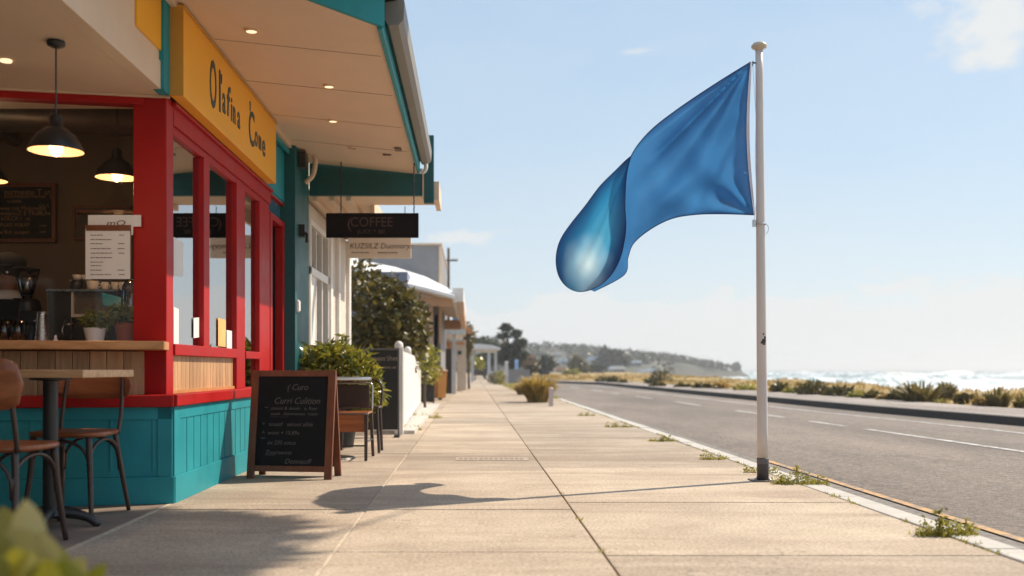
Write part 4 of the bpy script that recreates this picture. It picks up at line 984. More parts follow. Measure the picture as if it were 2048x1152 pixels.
mb.tube(catmull([(xr+rr,D,1.834),(xr+rr+.016,D-.005,1.82),(xr+rr+.018,D-.005,1.79),(xr+rr+.006,D,1.765)],8),.0025,6)
mb.box(xr-rr-.022,xr-rr+.002,D-.008,D+.008,1.815,1.865); mb.build('halyard_cleat',STEEL,t)
MB().tube([(x0-.049,D-.012,2.96)]+[(poleX(z)-.036-.004*math.sin(z*9),D-.02,z) for z in (2.6,2.3,2.0)]+[(xr-rr-.014,D-.01,1.85)],.0018,5).build('halyard',PAPER,t)
mb=MB()
for (px,py,w_,h_) in ((1527,668,3,3),(1526,682,4,8),(1530,679,3,13),(1523,685,3,4),(1528,688,6,3),(1529,872,2,2)):
    a=P(px-w_/2,py+h_/2,D-.036); b=P(px+w_/2,py-h_/2,D-.036); mb.box(a.x,b.x,D-.0368,D-.0335,a.z,b.z)
mb.build('sticker_remains',mat('sticker_dark',(.03,.03,.035),.6),t)

def flagcloth():
    m=bpy.data.materials.new('blue_flag_cloth'); m.use_nodes=True; nt=m.node_tree; b=nt.nodes['Principled BSDF']
    at=nt.nodes.new('ShaderNodeAttribute'); at.attribute_name='dye_glow'
    f=tnoise(nt,2.2,5,.6,(1,1,1))
    o=mix(nt,at.outputs['Color'],ramp(nt,f,[(.3,(.85,.87,.9)),(.7,(1.1,1.1,1.08))]),1,'MULTIPLY')
    nt.links.new(o,b.inputs['Base Color']); b.inputs['Roughness'].default_value=.5; b.inputs['Sheen Weight'].default_value=.2
    wv=tnoise(nt,500,2,.5); bump(nt,b,wv,.15,.001)
    tr=nt.nodes.new('ShaderNodeBsdfTranslucent'); nt.links.new(o,tr.inputs[0])
    ms=nt.nodes.new('ShaderNodeMixShader'); ms.inputs[0].default_value=.45
    nt.links.new(b.outputs[0],ms.inputs[1]); nt.links.new(tr.outputs[0],ms.inputs[2]); nt.links.new(ms.outputs[0],nt.nodes['Material Output'].inputs[0]); return m
FLAG=flagcloth()
def dye_glow(o,cols):
    a=o.data.color_attributes.new('dye_glow','FLOAT_COLOR','POINT')
    for i,c_ in enumerate(cols): a.data[i].color=(*c_,1)
ft=thing('flag','blue flag with a teardrop-shaped curled end flying left from the white pole','flag',(2.0,D,2.0))
T=[(1501,124),(1430,168),(1350,222),(1297,265),(1262,312),(1246,370),(1242,430),(1222,520),(1168,575)]
B=[(1508,430),(1450,428),(1395,429),(1345,437),(1302,458),(1268,486),(1256,515),(1248,550),(1188,583)]
NS,NT=96,64
Tc=catmull([(x,y,0) for x,y in T],NS); Bc=catmull([(x,y,0) for x,y in B],NS)
BL=(.042,.195,.455); DK=(.004,.040,.15)
verts=[];cols=[]
def fold(px,py,s):
    # creases radiate from the two hoist corners; broad billow grows to the fly
    dx,dy=1503-px,py-122; r=math.hypot(dx,dy)/1.0; th=math.degrees(math.atan2(dy,dx+1e-6))
    g=lambda x,c_,w_: math.exp(-((x-c_)/w_)**2)
    env=min(r/90,1)*math.exp(-max(r-230,0)/160)
    y=.13*g(th,45,2.6)*env*math.exp(-max(r-190,0)/110)-.05*g(th,54,4)*env-.06*g(th,37,3)*env+.05*g(th,64,6)*env-.05*g(th,79,7)*env
    dx2,dy2=1507-px,430-py; r2=math.hypot(dx2,dy2); th2=math.degrees(math.atan2(dy2,dx2+1e-6))
    e2=min(r2/60,1)*math.exp(-max(r2-70,0)/75)
    y+=.045*math.sin(R(th2)*9+.4)*e2
    # short creases that fan up from the lower hem
    lx=(px-1290)/150; hem=max(0,1-abs(py-(430+ (max(0,1345-px)*.55)))/75)
    y+=.04*hem**1.5*math.sin((px*.9+py*.9)/17.0+1.2*math.sin(px/55))*min(max((1490-px)/40,0),1)*min(max((px-1230)/60,0),1)
    # broad soft fold from mid flag to the lower left
    q_=((px-1375)*.42+(py-370)*.9)/34
    y+=.11*math.exp(-q_*q_)*math.exp(-((px-1360)/75)**2)
    q2=((px-1350)*.75-(310-py)*-.66)/30
    y+=-.03*math.exp(-(((px-1310)*.85+(py-330)*.52)/30)**2)
    y+=.010*math.sin((px*.35+py)/9.5+2*math.sin(px/40))*max(0,1-abs(px-1492)/60)*min(1,max(0,(py-160)/60))
    return y+.03*math.sin(s*4.2)*s+.66*s**1.3+.012*noise.noise(Vector((px/38,py/60,0)))
for j in range(NT+1):
    v=j/NT
    for i in range(NS+1):
        s_=i/NS; a=Tc[i]; b=Bc[i]; p=a.lerp(b,v)
        bow=-11*math.sin(math.pi*v)*max(0,1-s_*6); px=p.x+bow; py=p.y
        # slight scallop of the hems
        yo=fold(px,py,s_)
        w3=P(px,py,D-.04+yo); verts.append(w3)
        e=min(i*1.0/NS*260,v*190 if s_<.9 else 99,(1-v)*190,99); k=min(max((e-1.2)/2.2,0),1)
        bb=1+.0*v
        cols.append(tuple(DK[c_]*(1-k)+BL[c_]*k for c_ in range(3)))
mb=MB(); mb.v=verts; mb.f=[(j*(NS+1)+i,j*(NS+1)+i+1,(j+1)*(NS+1)+i+1,(j+1)*(NS+1)+i) for j in range(NT) for i in range(NS)]
cl=mb.build('cloth',FLAG,ft,smooth=True,recalc=False); dye_glow(cl,cols)
# hem piping
def hem(idx): return [verts[k]+Vector((0,-.002,0)) for k in idx]
MB().tube(hem([i for i in range(NS+1)]),.0028,5).tube(hem([NT*(NS+1)+i for i in range(NS+1)]),.0028,5).build('hem',mat('navy_hem',(.004,.03,.11),.6),cl,smooth=True)
# white heading strip
mb=MB(); vs=[]
for j in range(NT+1):
    p=verts[j*(NS+1)]; w_=.022*math.sin(math.pi*min(max(j/NT,.03),.97))**.35; vs+=[p+Vector((.001,.0,0)),p+Vector((w_,.004,0))]
mb._add(vs,[(2*j,2*j+1,2*j+3,2*j+2) for j in range(NT)]); mb.build('heading',mat('white_heading',(.62,.55,.60),.7),ft,recalc=False)
# curled teardrop end
OUT=[(1262,312),(1254,345),(1251,380),(1250,415),(1252,450),(1249,480),(1241,515),(1226,545),(1205,567),(1180,580),(1155,583),(1133,573),(1118,553),(1112,527),(1114,500),(1123,475),(1142,447),(1170,412),(1200,372),(1232,340),(1250,322)]
N=120; oc=catmull([(x,y,0) for x,y in OUT]+[(OUT[0][0],OUT[0][1],0)],N)[:-1]
ctr=Vector((1181,515,0)); RN=26
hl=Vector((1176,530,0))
def lerp3(a,b,k): return tuple(a[i]*(1-k)+b[i]*k for i in range(3))
def dropY(p): return D-.085+.66*max(.47+.42*(p.y-312)/270,0)**1.3-.03
def drop(front):
    mb=MB(); cols=[]
    for r in range(RN+1):
        q_=r/RN
        for k in range(N):
            p=ctr.lerp(oc[k],q_)
            bul=(1-q_**2.4)**.55
            # long diagonal crease near the apex
            rx_=math.atan2(p.x-1262,p.y-312); rr_=math.hypot(p.x-1262,p.y-312)/260
            cr=(.014*math.sin(rx_*22+1.5*rr_)+.008*math.sin(rx_*50+3*rr_))*min(rr_,1.2)*(1-q_)*1.6
            yy2=dropY(p)+.07*(1-q_*q_)**1.25+cr*.6
            mb.v.append(P(p.x,p.y,yy2))
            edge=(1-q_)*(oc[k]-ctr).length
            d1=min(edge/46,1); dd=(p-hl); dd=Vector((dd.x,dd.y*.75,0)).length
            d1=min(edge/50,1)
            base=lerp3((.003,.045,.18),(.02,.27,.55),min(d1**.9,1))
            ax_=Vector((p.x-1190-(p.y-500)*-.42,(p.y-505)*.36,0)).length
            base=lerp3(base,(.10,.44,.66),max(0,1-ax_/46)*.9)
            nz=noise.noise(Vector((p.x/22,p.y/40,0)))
            base=lerp3(base,(.72,.92,1.0),min(max(0,1-dd/(54+16*nz))**1.5*.95,1))  # inner glow and darker rim shading painted into the cloth colour
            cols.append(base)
    mb.f=[(r*N+k,r*N+(k+1)%N,(r+1)*N+(k+1)%N,(r+1)*N+k) for r in range(RN) for k in range(N)]
    return mb,cols
mb,cols=drop(True); fo=mb.build('folded_end',FLAG,ft,smooth=True,recalc=False,label='teal teardrop curl with a pale centre'); dye_glow(fo,cols)
MB().tube([P(p.x,p.y,dropY(p)-.002) for p in list(oc)+[oc[0]]],.0026,5).build('hem',bpy.data.materials['navy_hem'],fo,smooth=True)

# ------------------------------------------------------------------ plants near
def weed(px,py,w,h,label,seed,spike=False):
    c_=G(px,py); sc_=c_.y/2000; rg=random.Random(seed); o0=(c_.x,c_.y,0); mb=MB()
    nb=int(24+w*1.3)
    for i in range(nb):
        mb_p=Vector((c_.x+rg.uniform(-.5,.5)*w*sc_,c_.y+rg.uniform(-.5,.5)*.10+ (rg.uniform(-.5,.5))*.05,-.01))
        blades(mb,mb_p,3,h*sc_*rg.uniform(.35,1.0),.02,.008,.7,rg=rg,seg=2)
    for i in range(int(w/9)):
        leaves(mb,(c_.x+rg.uniform(-.45,.45)*w*sc_,c_.y+rg.uniform(-.05,.05),.012+h*sc_*.25),(.035,.03,.35*h*sc_+.008),26,.014,rg,.7,1.6,.4)
    if spike:
        blades(mb,(c_.x-.02,c_.y,0),9,h*1.7*sc_,.01,.009,.02,rg=rg,seg=3)
        leaves(mb,(c_.x-.02,c_.y,h*sc_*.9),(.02,.02,h*sc_*.6),60,.013,rg,.7,2,.3)
    o=mb.build('weed_tuft',L_WEED,None,org=o0,recalc=False); tag(o,label,'weed',group='weeds growing along the kerb and fence'); return o
weed(1600,968,105,26,'broad low weed growing in the kerb joint just right of the flagpole',1,True)
weed(1890,1070,115,38,'largest spiky weed on the kerb at the lower right',2,True)
weed(1422,918,42,13,'small weed in the kerb joint left of the flagpole foot',3)
weed(1325,882,58,14,'flat dark-tipped weed on the kerb, third tuft leftward from the flagpole',4)
weed(1238,854,55,12,'thin pale weed on the kerb near where the road widens',5)
weed(1172,831,34,10,'tiny weed on the kerb nearest the white marker stake',6)
weed(1520,945,70,9,'sparse dry weeds directly behind the flagpole foot',9)
weed(822,860,40,14,'yellowish weed at the near foot of the white picket fence',7)
weed(852,836,60,16,'wider weed patch farther along the white picket fence',8)
weed(336,1004,12,10,'tiny weed at the corner foot of the turquoise cafe wall',12)
# foreground plant
c0=P(20,1150,1.85); t=thing('foreground_plant','blurred yellow-green leafy plant in the bottom left corner, nearest the camera','plant',(c0.x,c0.y,0))
rg=random.Random(5); mb=MB(); sm=MB()
def bigleaf(base,tip,w_):
    base=Vector(base);tip=Vector(tip);ax=tip-base; l=ax.length; sd_=ax.cross(Vector((rg.uniform(-.5,.5),-1,rg.uniform(-.3,.3)))).normalized(); n=8; vs=[]
    nrm=ax.cross(sd_).normalized()
    for k in range(n+1):
        t_=k/n; ww=w_*math.sin(math.pi*min(t_*.92+.06,1))**.8; p=base+ax*t_+nrm*(.12*l*t_*t_)
        vs+=[p-sd_*ww+nrm*ww*.35,p,p+sd_*ww+nrm*ww*.35]
    mb._add(vs,[(3*k+j,3*k+j+1,3*k+j+4,3*k+j+3) for k in range(n) for j in (0,1)])
for (bx_,by_,tx,ty,dd,w_) in ((60,1130,48,1000,1.0,.016),(10,1130,-10,1015,1.05,.022),(40,1150,5,1060,.95,.024),(85,1160,70,1065,1.0,.02),(70,1180,118,1095,1.0,.026),(20,1190,60,1110,.9,.02),(110,1180,92,1085,1.1,.014),
   (150,1200,205,1125,.95,.010),(0,1170,-40,1070,.95,.024),(90,1210,160,1120,1.0,.016),(40,1210,20,1100,.9,.022),(120,1210,128,1120,.92,.018),(-20,1180,30,1085,1.1,.02),(60,1200,95,1120,.88,.02),(10,1210,-20,1120,.9,.02),(130,1230,190,1150,1.05,.012)):
    dd*=1.85; w_*=2.0; bigleaf(P(bx_,by_,dd),P(tx,ty,dd+rg.uniform(-.03,.03)),w_); r_=Vector((c0.x-.05+rg.uniform(-.06,.06),c0.y+rg.uniform(-.06,.06),0)); q_=P(bx_,by_,dd)
    sm.tube(catmull([r_,r_.lerp(q_,.6)+Vector((0,0,.08)),q_],6),.004,5)
for i in range(26):
    a=P(rg.uniform(-120,90),rg.uniform(1190,1400),1.85+rg.uniform(-.12,.14)); bigleaf(a,a+Vector((rg.uniform(-.08,.08),rg.uniform(-.05,.05),rg.uniform(.03,.09))),.02)
mb.build('leaves',L_YEL,t,recalc=False,smooth=True); sm.build('stem',L_PLANT,t)
# unseen tree added right of frame, leaves placed to shade the patio corner
t=thing('added_shade_tree','unseen tree added beyond the right edge of the frame to dapple the patio','tree',(2.15,2.3,0))
tr=MB(); tr.tube(catmull([(2.15,2.3,-.05),(2.2,2.5,2.2),(2.7,3.0,4.2),(3.8,4.2,6.2),(5.2,6.2,8.0)],14),[.17-.008*i for i in range(15)],14)
for k in range(9):
    rg2=random.Random(k); e=Vector((rg2.uniform(4.0,7.0),rg2.uniform(5.6,10.4),rg2.uniform(7.8,8.9)))
    tr.tube(catmull([(3.0+k*.09,3.3+k*.11,4.8+k*.15),((3.2+e.x)/2,(3.8+e.y)/2,6.9),e],7),[.05,.042,.035,.03,.024,.018,.012,.008],8)
tr.build('trunk',BARK,t,smooth=True)
mb=MB(); rg=random.Random(77); n=0
while n<7600:
    gx=rg.uniform(-3.6,-.88); gy=rg.uniform(1.6,6.3)
    lim=5.75+.56*(gx+1.77) if gx<-1.70 else 5.55-.9*max(0,gx+1.3)
    lim+=.25*noise.noise(Vector((gx*2.3,gy*2,5)))
    if gy>lim-.05: continue
    if noise.noise(Vector((gx*1.6,gy*1.6,9)))+.30*noise.noise(Vector((gx*6,gy*6,2)))<-.42: continue
    z=rg.uniform(7.8,9.2); p=Vector((gx+.89*z,gy+.497*z,z))
    if p.z<CH+.369*p.y+.25: continue
    a=Vector((rg.gauss(0,1),rg.gauss(0,1),rg.gauss(0,.7))).normalized(); b=a.cross(Vector((rg.gauss(0,1),rg.gauss(0,1),rg.gauss(0,1)))).normalized(); s_=rg.uniform(.07,.13)
    mb._add([p,p+a*s_+b*s_*.5,p+a*s_*2,p+a*s_-b*s_*.5],[(0,1,2,3)]); n+=1
mb.build('crown',L_TREE,t,recalc=False)

# ------------------------------------------------------------------ neighbouring white shop
t=thing('white_shop','white shop front with tall sash windows next to the turquoise cafe','shop',(-1.8,10.7,0))
def wpx(px,x): return x*2000/(px-943)
XS=-1.78
MB().box(-6,XS-.12,10.68,14.4,0,3.4).build('inner_wall',STUCCO,t)
MB().box(XS-.12,XS,10.68,wpx(618,XS),0,2.62).box(XS-.12,XS,wpx(655,XS),14.35,0,2.62).box(XS-.12,XS,wpx(618,XS),wpx(655,XS),2.45,2.62).box(XS-.12,XS,wpx(618,XS),wpx(655,XS),0,.35).build('wall',STUCCO,t)
y0,y1=wpx(618,XS),wpx(655,XS)
w_=MB(); w_.box(XS-.07,XS+.02,y0,y1,1.84,1.93).box(XS-.07,XS+.02,y0,y0+.06,.35,2.45).box(XS-.07,XS+.02,y1-.06,y1,.35,2.45).box(XS-.07,XS+.02,y0+.06,y1-.06,2.39,2.45).box(XS-.07,XS+.05,y0+.0,y1,.35,.42)
for f in (.36,.68): w_.box(XS-.06,XS+.005,y0+(y1-y0)*f-.02,y0+(y1-y0)*f+.02,.42,2.39)
w_.box(XS-.05,XS+.0,y0+.06,y0+(y1-y0)*.33,.42,1.84)
wf=w_.build('window',WHITE,t,bevel=.004); MB().box(XS-.055,XS-.05,y0+.06,y1-.06,.42,2.39).build('pane',DARKG,wf)
MB().box(XS,XS+.05,12.35,12.50,0,2.62).box(XS,XS+.05,13.1,13.22,0,2.62).box(XS,XS+.05,14.20,14.38,0,2.62).build('pilaster',WHITE,t,bevel=.005)
c_=MB(); c_.box(-1.95,-1.13,10.70,14.4,2.66,2.72).box(-1.13,-.36,10.70,11.35,2.66,2.72).box(-.40,-.345,10.66,11.40,2.60,2.80).box(-1.14,-1.10,11.35,14.4,2.50,2.74)
c_.build('porch_ceiling',CREAM2,t,bevel=.003)
for x in (-1.70,-1.52,-1.34): MB().box(x,x+.05,10.7,14.3,2.60,2.66).build('porch_beam',CREAM,t)
mb=MB(); MB().prism([(-.36,10.68,2.64),(-.36,10.68,2.72),(-1.13,10.68,2.76),(-1.13,10.68,2.66)],(0,.06,0)).build('fascia',CREAM,t)

# fence
t=thing('picket_fence','white picket fence running along the footpath behind the black menu board','fence',(-.86,12.2,0))
def fx(y): return -.83-(y-12.2)*.027
mb=MB(); y=12.38
while y<21:
    x=fx(y); mb.prism([(x,y,.10),(x,y+.098,.10),(x,y+.098,.96),(x,y+.049,1.02),(x,y,.96)],(-.02,0,0)); y+=.125
mb.build('picket_panel',WHITE,t,bevel=.002)
for z in (.28,.78): MB().hull8([(fx(12.3)-.06,12.3,z),(fx(12.3)-.022,12.3,z),(fx(21)-.022,21,z),(fx(21)-.06,21,z),(fx(12.3)-.06,12.3,z+.07),(fx(12.3)-.022,12.3,z+.07),(fx(21)-.022,21,z+.07),(fx(21)-.06,21,z+.07)]).build('rail',WHITE,t)
for y in (12.25,15.2,18.1,21.0):
    x=fx(y); MB().box(x-.11,x-.005,y-.05,y+.05,0,1.06).lathe((x-.058,y,1.06),[(.05,0),(.055,.015),(.05,.05),(.03,.075),(.002,.085)],16).build('post',WHITE,t,bevel=.003)
MB().box(-1.2,-.70,12.3,22.0,.0,.045).build('low_plinth',KERB,t)
# hedge tree
def crown_tree(name,label,cat,base,blobs,leafm,size,trunk_r,group=None,seed=1,nmul=1):
    t=thing(name,label,cat,base,group); rg=random.Random(seed); mb=MB(); tr=MB(); b0=Vector(base)
    for (c_,r_,n) in blobs:
        leaves(mb,c_,r_,int(n*nmul),size,rg,.45,1.7,.38)
        if trunk_r: tr.tube(catmull([b0,b0.lerp(Vector(c_),.45)+Vector((rg.uniform(-.1,.1)*r_[0],0,.1*r_[2])),Vector(c_)],6),[trunk_r*(1-.12*i) for i in range(7)],8)
    if trunk_r: tr.build('trunk',BARK,t,smooth=True)
    mb.build('crown',leafm,t,recalc=False); return t
a=P(745,625,17.5); b=P(800,650,17.2); c_=P(825,655,18.2)
crown_tree('hedge_tree','big rounded dark olive tree between the white shop and the grey building','tree',(a.x,17.5,0),
   [(tuple(a),(.62,.8,.80),2600),(tuple(b),(.45,.6,.62),1700),(tuple(c_),(.26,.4,.42),600),(tuple(P(725,690,17.5)),(.5,.6,.5),700),(tuple(P(790,705,17.3)),(.5,.6,.4),700)],L_OLIVE,.075,.07,seed=3)
a=P(850,712,19.6); crown_tree('garden_shrub','small yellow-green shrub leaning over the far end of the picket fence','shrub',(a.x,19.6,0),[(tuple(a),(.26,.4,.28),700)],L_POT,.05,.03,seed=4)
a=P(862,735,22.0); crown_tree('garden_shrub','orange-tinged bush behind the black wheelie bin','shrub',(a.x-.2,22.6,0),[((a.x-.1,22.4,.75),(.3,.4,.24),420)],L_WEED,.055,.03,seed=5)
# post rising behind the hedge tree
o=MB().tube([(P(722,0,20.5).x,20.5,0),(P(722,0,20.5).x,20.5,3.2)],.06,16).lathe((P(722,0,20.5).x,20.5,3.2),[(.07,0),(.07,.04),(.02,.06)],16).build('round_post',mat('post_stone',(.25,.22,.16),.8),None,org=(P(722,0,20.5).x,20.5,0)); tag(o,'round stone-coloured post standing behind the olive tree','post')
# grey building with white curved awning
t=thing('awning_shop','low shop with a curved white roof edge and tan slatted soffit beyond the olive tree','shop',(-1.2,23,0))
MB().box(-5,-1.45,22.6,32,0,3.0).build('wall',BLUEGREY,t)
e1=[P(690,512,23),P(735,527,23),P(790,538,23),P(850,555,23),P(908,579,23)]; e2=[P(908,590,23),P(860,577,23),P(800,563,23),P(735,545,23),P(690,530,23)]
u1=[P(px,py,24.9) for px,py in ((690,508),(735,523),(790,534),(850,553),(896,576))]; u2=[P(px,py,22.7) for px,py in ((690,530),(735,545),(800,563),(860,577),(910,591))]
vs=u2+u1+[p+Vector((0,0,-.07)) for p in u2]+[Vector((p.x,31.8,p.z)) for p in u1]
mb=MB(); mb._add(vs,[(i,i+1,6+i,5+i) for i in range(4)]+[(10+i,11+i,i+1,i) for i in range(4)]+[(5+i,6+i,16+i,15+i) for i in range(4)]); mb.build('roof',mat('white_roof_sheet',(.78,.78,.78),.5,var=.04),t,recalc=False)
MB().prism([p+Vector((0,.02,-.04)) for p in u2]+[p+Vector((0,.02,-.10)) for p in u2[::-1]],(0,9,0)).build('roof_lining',STUCCO,t)
for k in range(7):
    y=23.6+k*1.25; MB().hull8([(-1.7,y,2.72),(-.42,y,2.36),(-.42,y+.12,2.36),(-1.7,y+.12,2.72),(-1.7,y,2.86),(-.42,y,2.46),(-.42,y+.12,2.46),(-1.7,y+.12,2.86)]).build('rafter',TAN,t)
a=P(898,578,23.1); b=P(928,630,23.1)
MB().box(P(905,0,23).x,P(927,0,23).x,22.95,31.9,P(0,605,23).z,P(0,576,23).z).build('fascia',WHITE,t,bevel=.01)
MB().box(P(916,0,23).x,P(928,0,23).x,22.9,31.9,P(0,628,23).z,P(0,604,23).z).box(-1.9,-.42,22.98,23.06,P(0,612,23).z,P(0,596,23).z).box(-1.9,-.33,31.5,31.9,2.05,2.35).build('valance',TAN,t,bevel=.01)
for y in (24.0,27.5): MB().box(-1.02,-.93,y,y+.1,0,2.3).build('post',CREAM,t)
for y in (24.6,27.2,29.6):
    f=MB().box(-1.45,-1.42,y,y+1.6,.5,2.1).build('window',WHITE,t); MB().box(-1.42,-1.415,y+.1,y+1.5,.6,2.0).build('pane',DARKG,f)
t=thing('grey_building','plain grey box-shaped building rising behind the white curved roof','building',(-2.5,27.5,0))
MB().box(-6,P(882,0,27.5).x,27.5,34,0,P(0,490,27.5).z).build('wall',GREYB,t,bevel=.01); MB().box(-6,P(882,0,27.5).x+.03,27.46,34,P(0,490,27.5).z,P(0,490,27.5).z+.05).build('coping',CREAM,t)
MB().box(P(878,0,27.5).x,P(882,0,27.5).x+.02,27.47,27.5,1.5,P(0,492,27.5).z).build('corner_trim',CREAM,t)
# shop with flat pale awning
t=thing('veranda_shop','shop with a flat pale veranda edge and brown timber front, beyond the white roof','shop',(-1.3,33,0))
MB().box(-5,-1.0,33.3,44,0,2.3).build('wall',BROWNW,t)
MB().box(P(868,0,33).x,P(930,0,33).x,33,33.15,P(0,668,33).z,P(0,655,33).z).build('fascia',mat('pale_blue_fascia',(.50,.58,.60),.5),t)
MB().box(-1.25,-.22,33.15,43,P(0,660,33).z,P(0,656,33).z).build('veranda_roof',TIN,t)
MB().prism([P(872,655,33.6),P(872,642,33.6),P(915,640,33.6),P(944,656,33.6)],(0,9,0)).build('roof',ROOFR,t)
MB().box(P(905,0,32.6).x,P(915,0,32.6).x,32.6,32.64,P(0,652,32.6).z,P(0,628,32.6).z).build('blue_banner',mat('blue_banner',(.10,.30,.6),.6),t)
MB().box(-1.15,-.25,33.4,33.5,P(0,690,33.4).z,P(0,683,33.4).z).box(-1.1,-.3,36,36.1,1.55,1.7).build('beam',OAK,t)
MB().box(P(882,0,32.5).x,P(903,0,32.5).x,32.5,33.3,0,P(0,697,32.5).z).build('dark_doorway',IDARK,t)
MB().box(P(904,0,32).x,P(912,0,32).x,32,32.12,0,P(0,668,32).z).build('post',mat('grey_white_post',(.5,.52,.55),.5),t)
MB().box(P(912,0,35).x,P(927,0,35).x,35,35.1,P(0,718,35).z,P(0,686,35).z).box(P(926,0,38).x,P(932,0,38).x,38,38.1,0,1.9).box(P(914,0,36).x,P(926,0,36).x,36,36.1,0,P(0,718,36).z).build('side_panel',STUCCO,t)
MB().box(P(916,0,34.9).x,P(923,0,34.9).x,34.96,34.99,P(0,709,34.9).z,P(0,702,34.9).z).build('small_sign',TEALD,t)
a=P(938,672,40); crown_tree('street_shrub_tree','narrow olive tree at the far end of the veranda shop','tree',(a.x,40,0),[(tuple(a),(.25,.5,.5),500),(tuple(P(934,700,40)),(.22,.4,.35),250)],L_OLIVE,.07,.05,seed=8)
# bins
def bin_(label,loc,rot,w_,h,m1,m2):
    t=thing('wheelie_bin',label,'bin',(0,0,0),'bins beside the shops')
    MB().hull8([(-w_*.42,-w_*.42,.06),(w_*.42,-w_*.42,.06),(w_*.42,w_*.42,.06),(-w_*.42,w_*.42,.06),(-w_*.5,-w_*.5,h-.06),(w_*.5,-w_*.5,h-.06),(w_*.5,w_*.5,h-.06),(-w_*.5,w_*.5,h-.06)]).build('body',m1,t,bevel=.015)
    MB().hull8([(-w_*.54,-w_*.56,h-.06),(w_*.54,-w_*.56,h-.06),(w_*.54,w_*.56,h-.06),(-w_*.54,w_*.56,h-.06),(-w_*.48,-w_*.5,h-.02),(w_*.48,-w_*.5,h-.02),(w_*.48,w_*.5,h+.01),(-w_*.48,w_*.5,h+.01)]).build('lid',m2,t,bevel=.01)
    MB().tube([(-w_*.4,w_*.58,h-.05),(w_*.4,w_*.58,h-.05)],.015).build('handle',m2,t)
    for s_ in (1,-1): MB(Matrix.Translation((s_*w_*.42,w_*.42,.08))@Matrix.Rotation(R(90),4,'Y')).lathe((0,0,-.02),[(.08,0),(.08,.04)],16).build('wheel',BLACKP,t)
    t.location=loc; t.rotation_euler=(0,0,rot)
bin_('black wheelie bin standing at the end of the picket fence',(-1.02,22.7,0),R(4),.38,.84,BINB,BINB)
bin_('ochre and tan bin beyond the black wheelie bin',(-.83,25.6,0),R(38),.30,.80,BINO,BINT)
# utility pole
x=P(897,0,45).x; t=thing('utility_pole','thin utility pole with one crossarm above the far roofs','utility pole',(x,45,0))
MB().tube([(x,45,0),(x,45,P(0,496,45).z)],[.08,.055],12).build('pole',BARK,t); z=P(0,521,45).z
MB().box(x-.36,x+.42,44.93,45.0,z-.035,z+.035).build('crossarm',BARK,t)
mb=MB()
for u in (-.32,-.12,.2,.38): mb.lathe((x+u,44.96,z+.035),[(.02,0),(.035,.03),(.02,.09)],8)
mb.build('insulator',POTW,t)
# far shelter, marker posts, low wall
t=thing('bus_shelter','white roofed shelter with pale posts at the far end of the footpath','shelter',(.8,60,0))
a=P(940,0,60).x; b=P(1001,0,60).x
MB().prism([(a,60,2.02),(b,60,1.98),(b,60,2.08),(b-.5,60,2.24),(a+.5,60,2.32),(a,60,2.24)],(0,4,0)).build('roof',TIN,t); MB().box(a+.3,b-.2,60.2,60.35,1.78,1.98).build('beam',STUCCO,t)
for x,y in ((P(978,0,60.3).x,60.3),(a+.15,63.6),(b-.2,63.6)): MB().box(x-.09,x+.09,y,y+.15,0,1.98).build('post',mat('shelter_post',(.5,.52,.58),.5),t)
def stake(label,px,pyb,pyt,m_,w_,d=None,arm=False):
    g=G(px,pyb) if d is None else Vector((P(px,0,d).x,d,0)); z=P(0,pyt,g.y).z
    t=thing('marker_post',label,'post',(g.x,g.y,0)); MB().box(g.x-w_/2,g.x+w_/2,g.y-w_/2,g.y+w_/2,0,z-.03).build('post',m_,t); MB().lathe((g.x,g.y,z-.03),[(w_*.6,0),(w_*.6,.02),(.004,.05)],12).build('post_cap',m_,t)
stake('short pale marker stake beside the big dry grass clump',1102,812,776,mat('stake_pale',(.5,.42,.4),.6),.09)
stake('tall white post on the verge left of the dry grass clump',1013,770,723,mat('post_lilac',(.6,.56,.58),.6),.17)
stake('bright blue and white post far along the verge',1033,0,720,mat('blue_post',(.30,.5,.8),.5),.22,d=64)
o=MB().box(P(1017,0,56).x,P(1060,0,56).x,56,56.4,0,.72).box(P(1016,0,56).x-.03,P(1060,0,56).x+.03,55.95,56.45,.72,.78).build('low_wall',mat('grey_wall',(.28,.26,.25),.8),None,org=(2.3,56,0)); tag(o,'low grey concrete wall between the white post and the dry grass','wall')
crown_tree('verge_shrub','low dark shrub at the left foot of the tall white post','shrub',(P(992,0,53).x,53,0),[(tuple(P(990,757,53)),(.38,.6,.3),420)],L_OLIVE,.08,.03,seed=12)
crown_tree('verge_shrub','yellow-olive shrub in front of the shelter post','shrub',(P(1000,0,50).x,50,0),[(tuple(P(1001,755,50)),(.22,.4,.34),260)],L_WEED,.07,.03,seed=13)
crown_tree('garden_shrub','round golden bush under the white shelter roof','shrub',(P(950,0,72).x,72,0),[(tuple(P(950,727,72)),(.65,.9,.5),520)],L_POT,.12,.05,seed=14)
crown_tree('garden_tree','dark tree in shade behind the shelter posts','tree',(P(970,0,78).x,78,0),[(tuple(P(970,722,78)),(.9,.9,.75),500)],L_DARK,.16,.08,seed=15)
crown_tree('garden_tree','dark green tree top showing above the white shelter roof','tree',(P(968,0,100).x,100,0),[(tuple(P(962,688,100)),(1.5,1.5,.6),420),(tuple(P(985,697,100)),(1.6,1.5,.7),420),(tuple(P(1000,712,100)),(1.6,1.5,1.0),420)],L_DARK,.25,.15,seed=16)
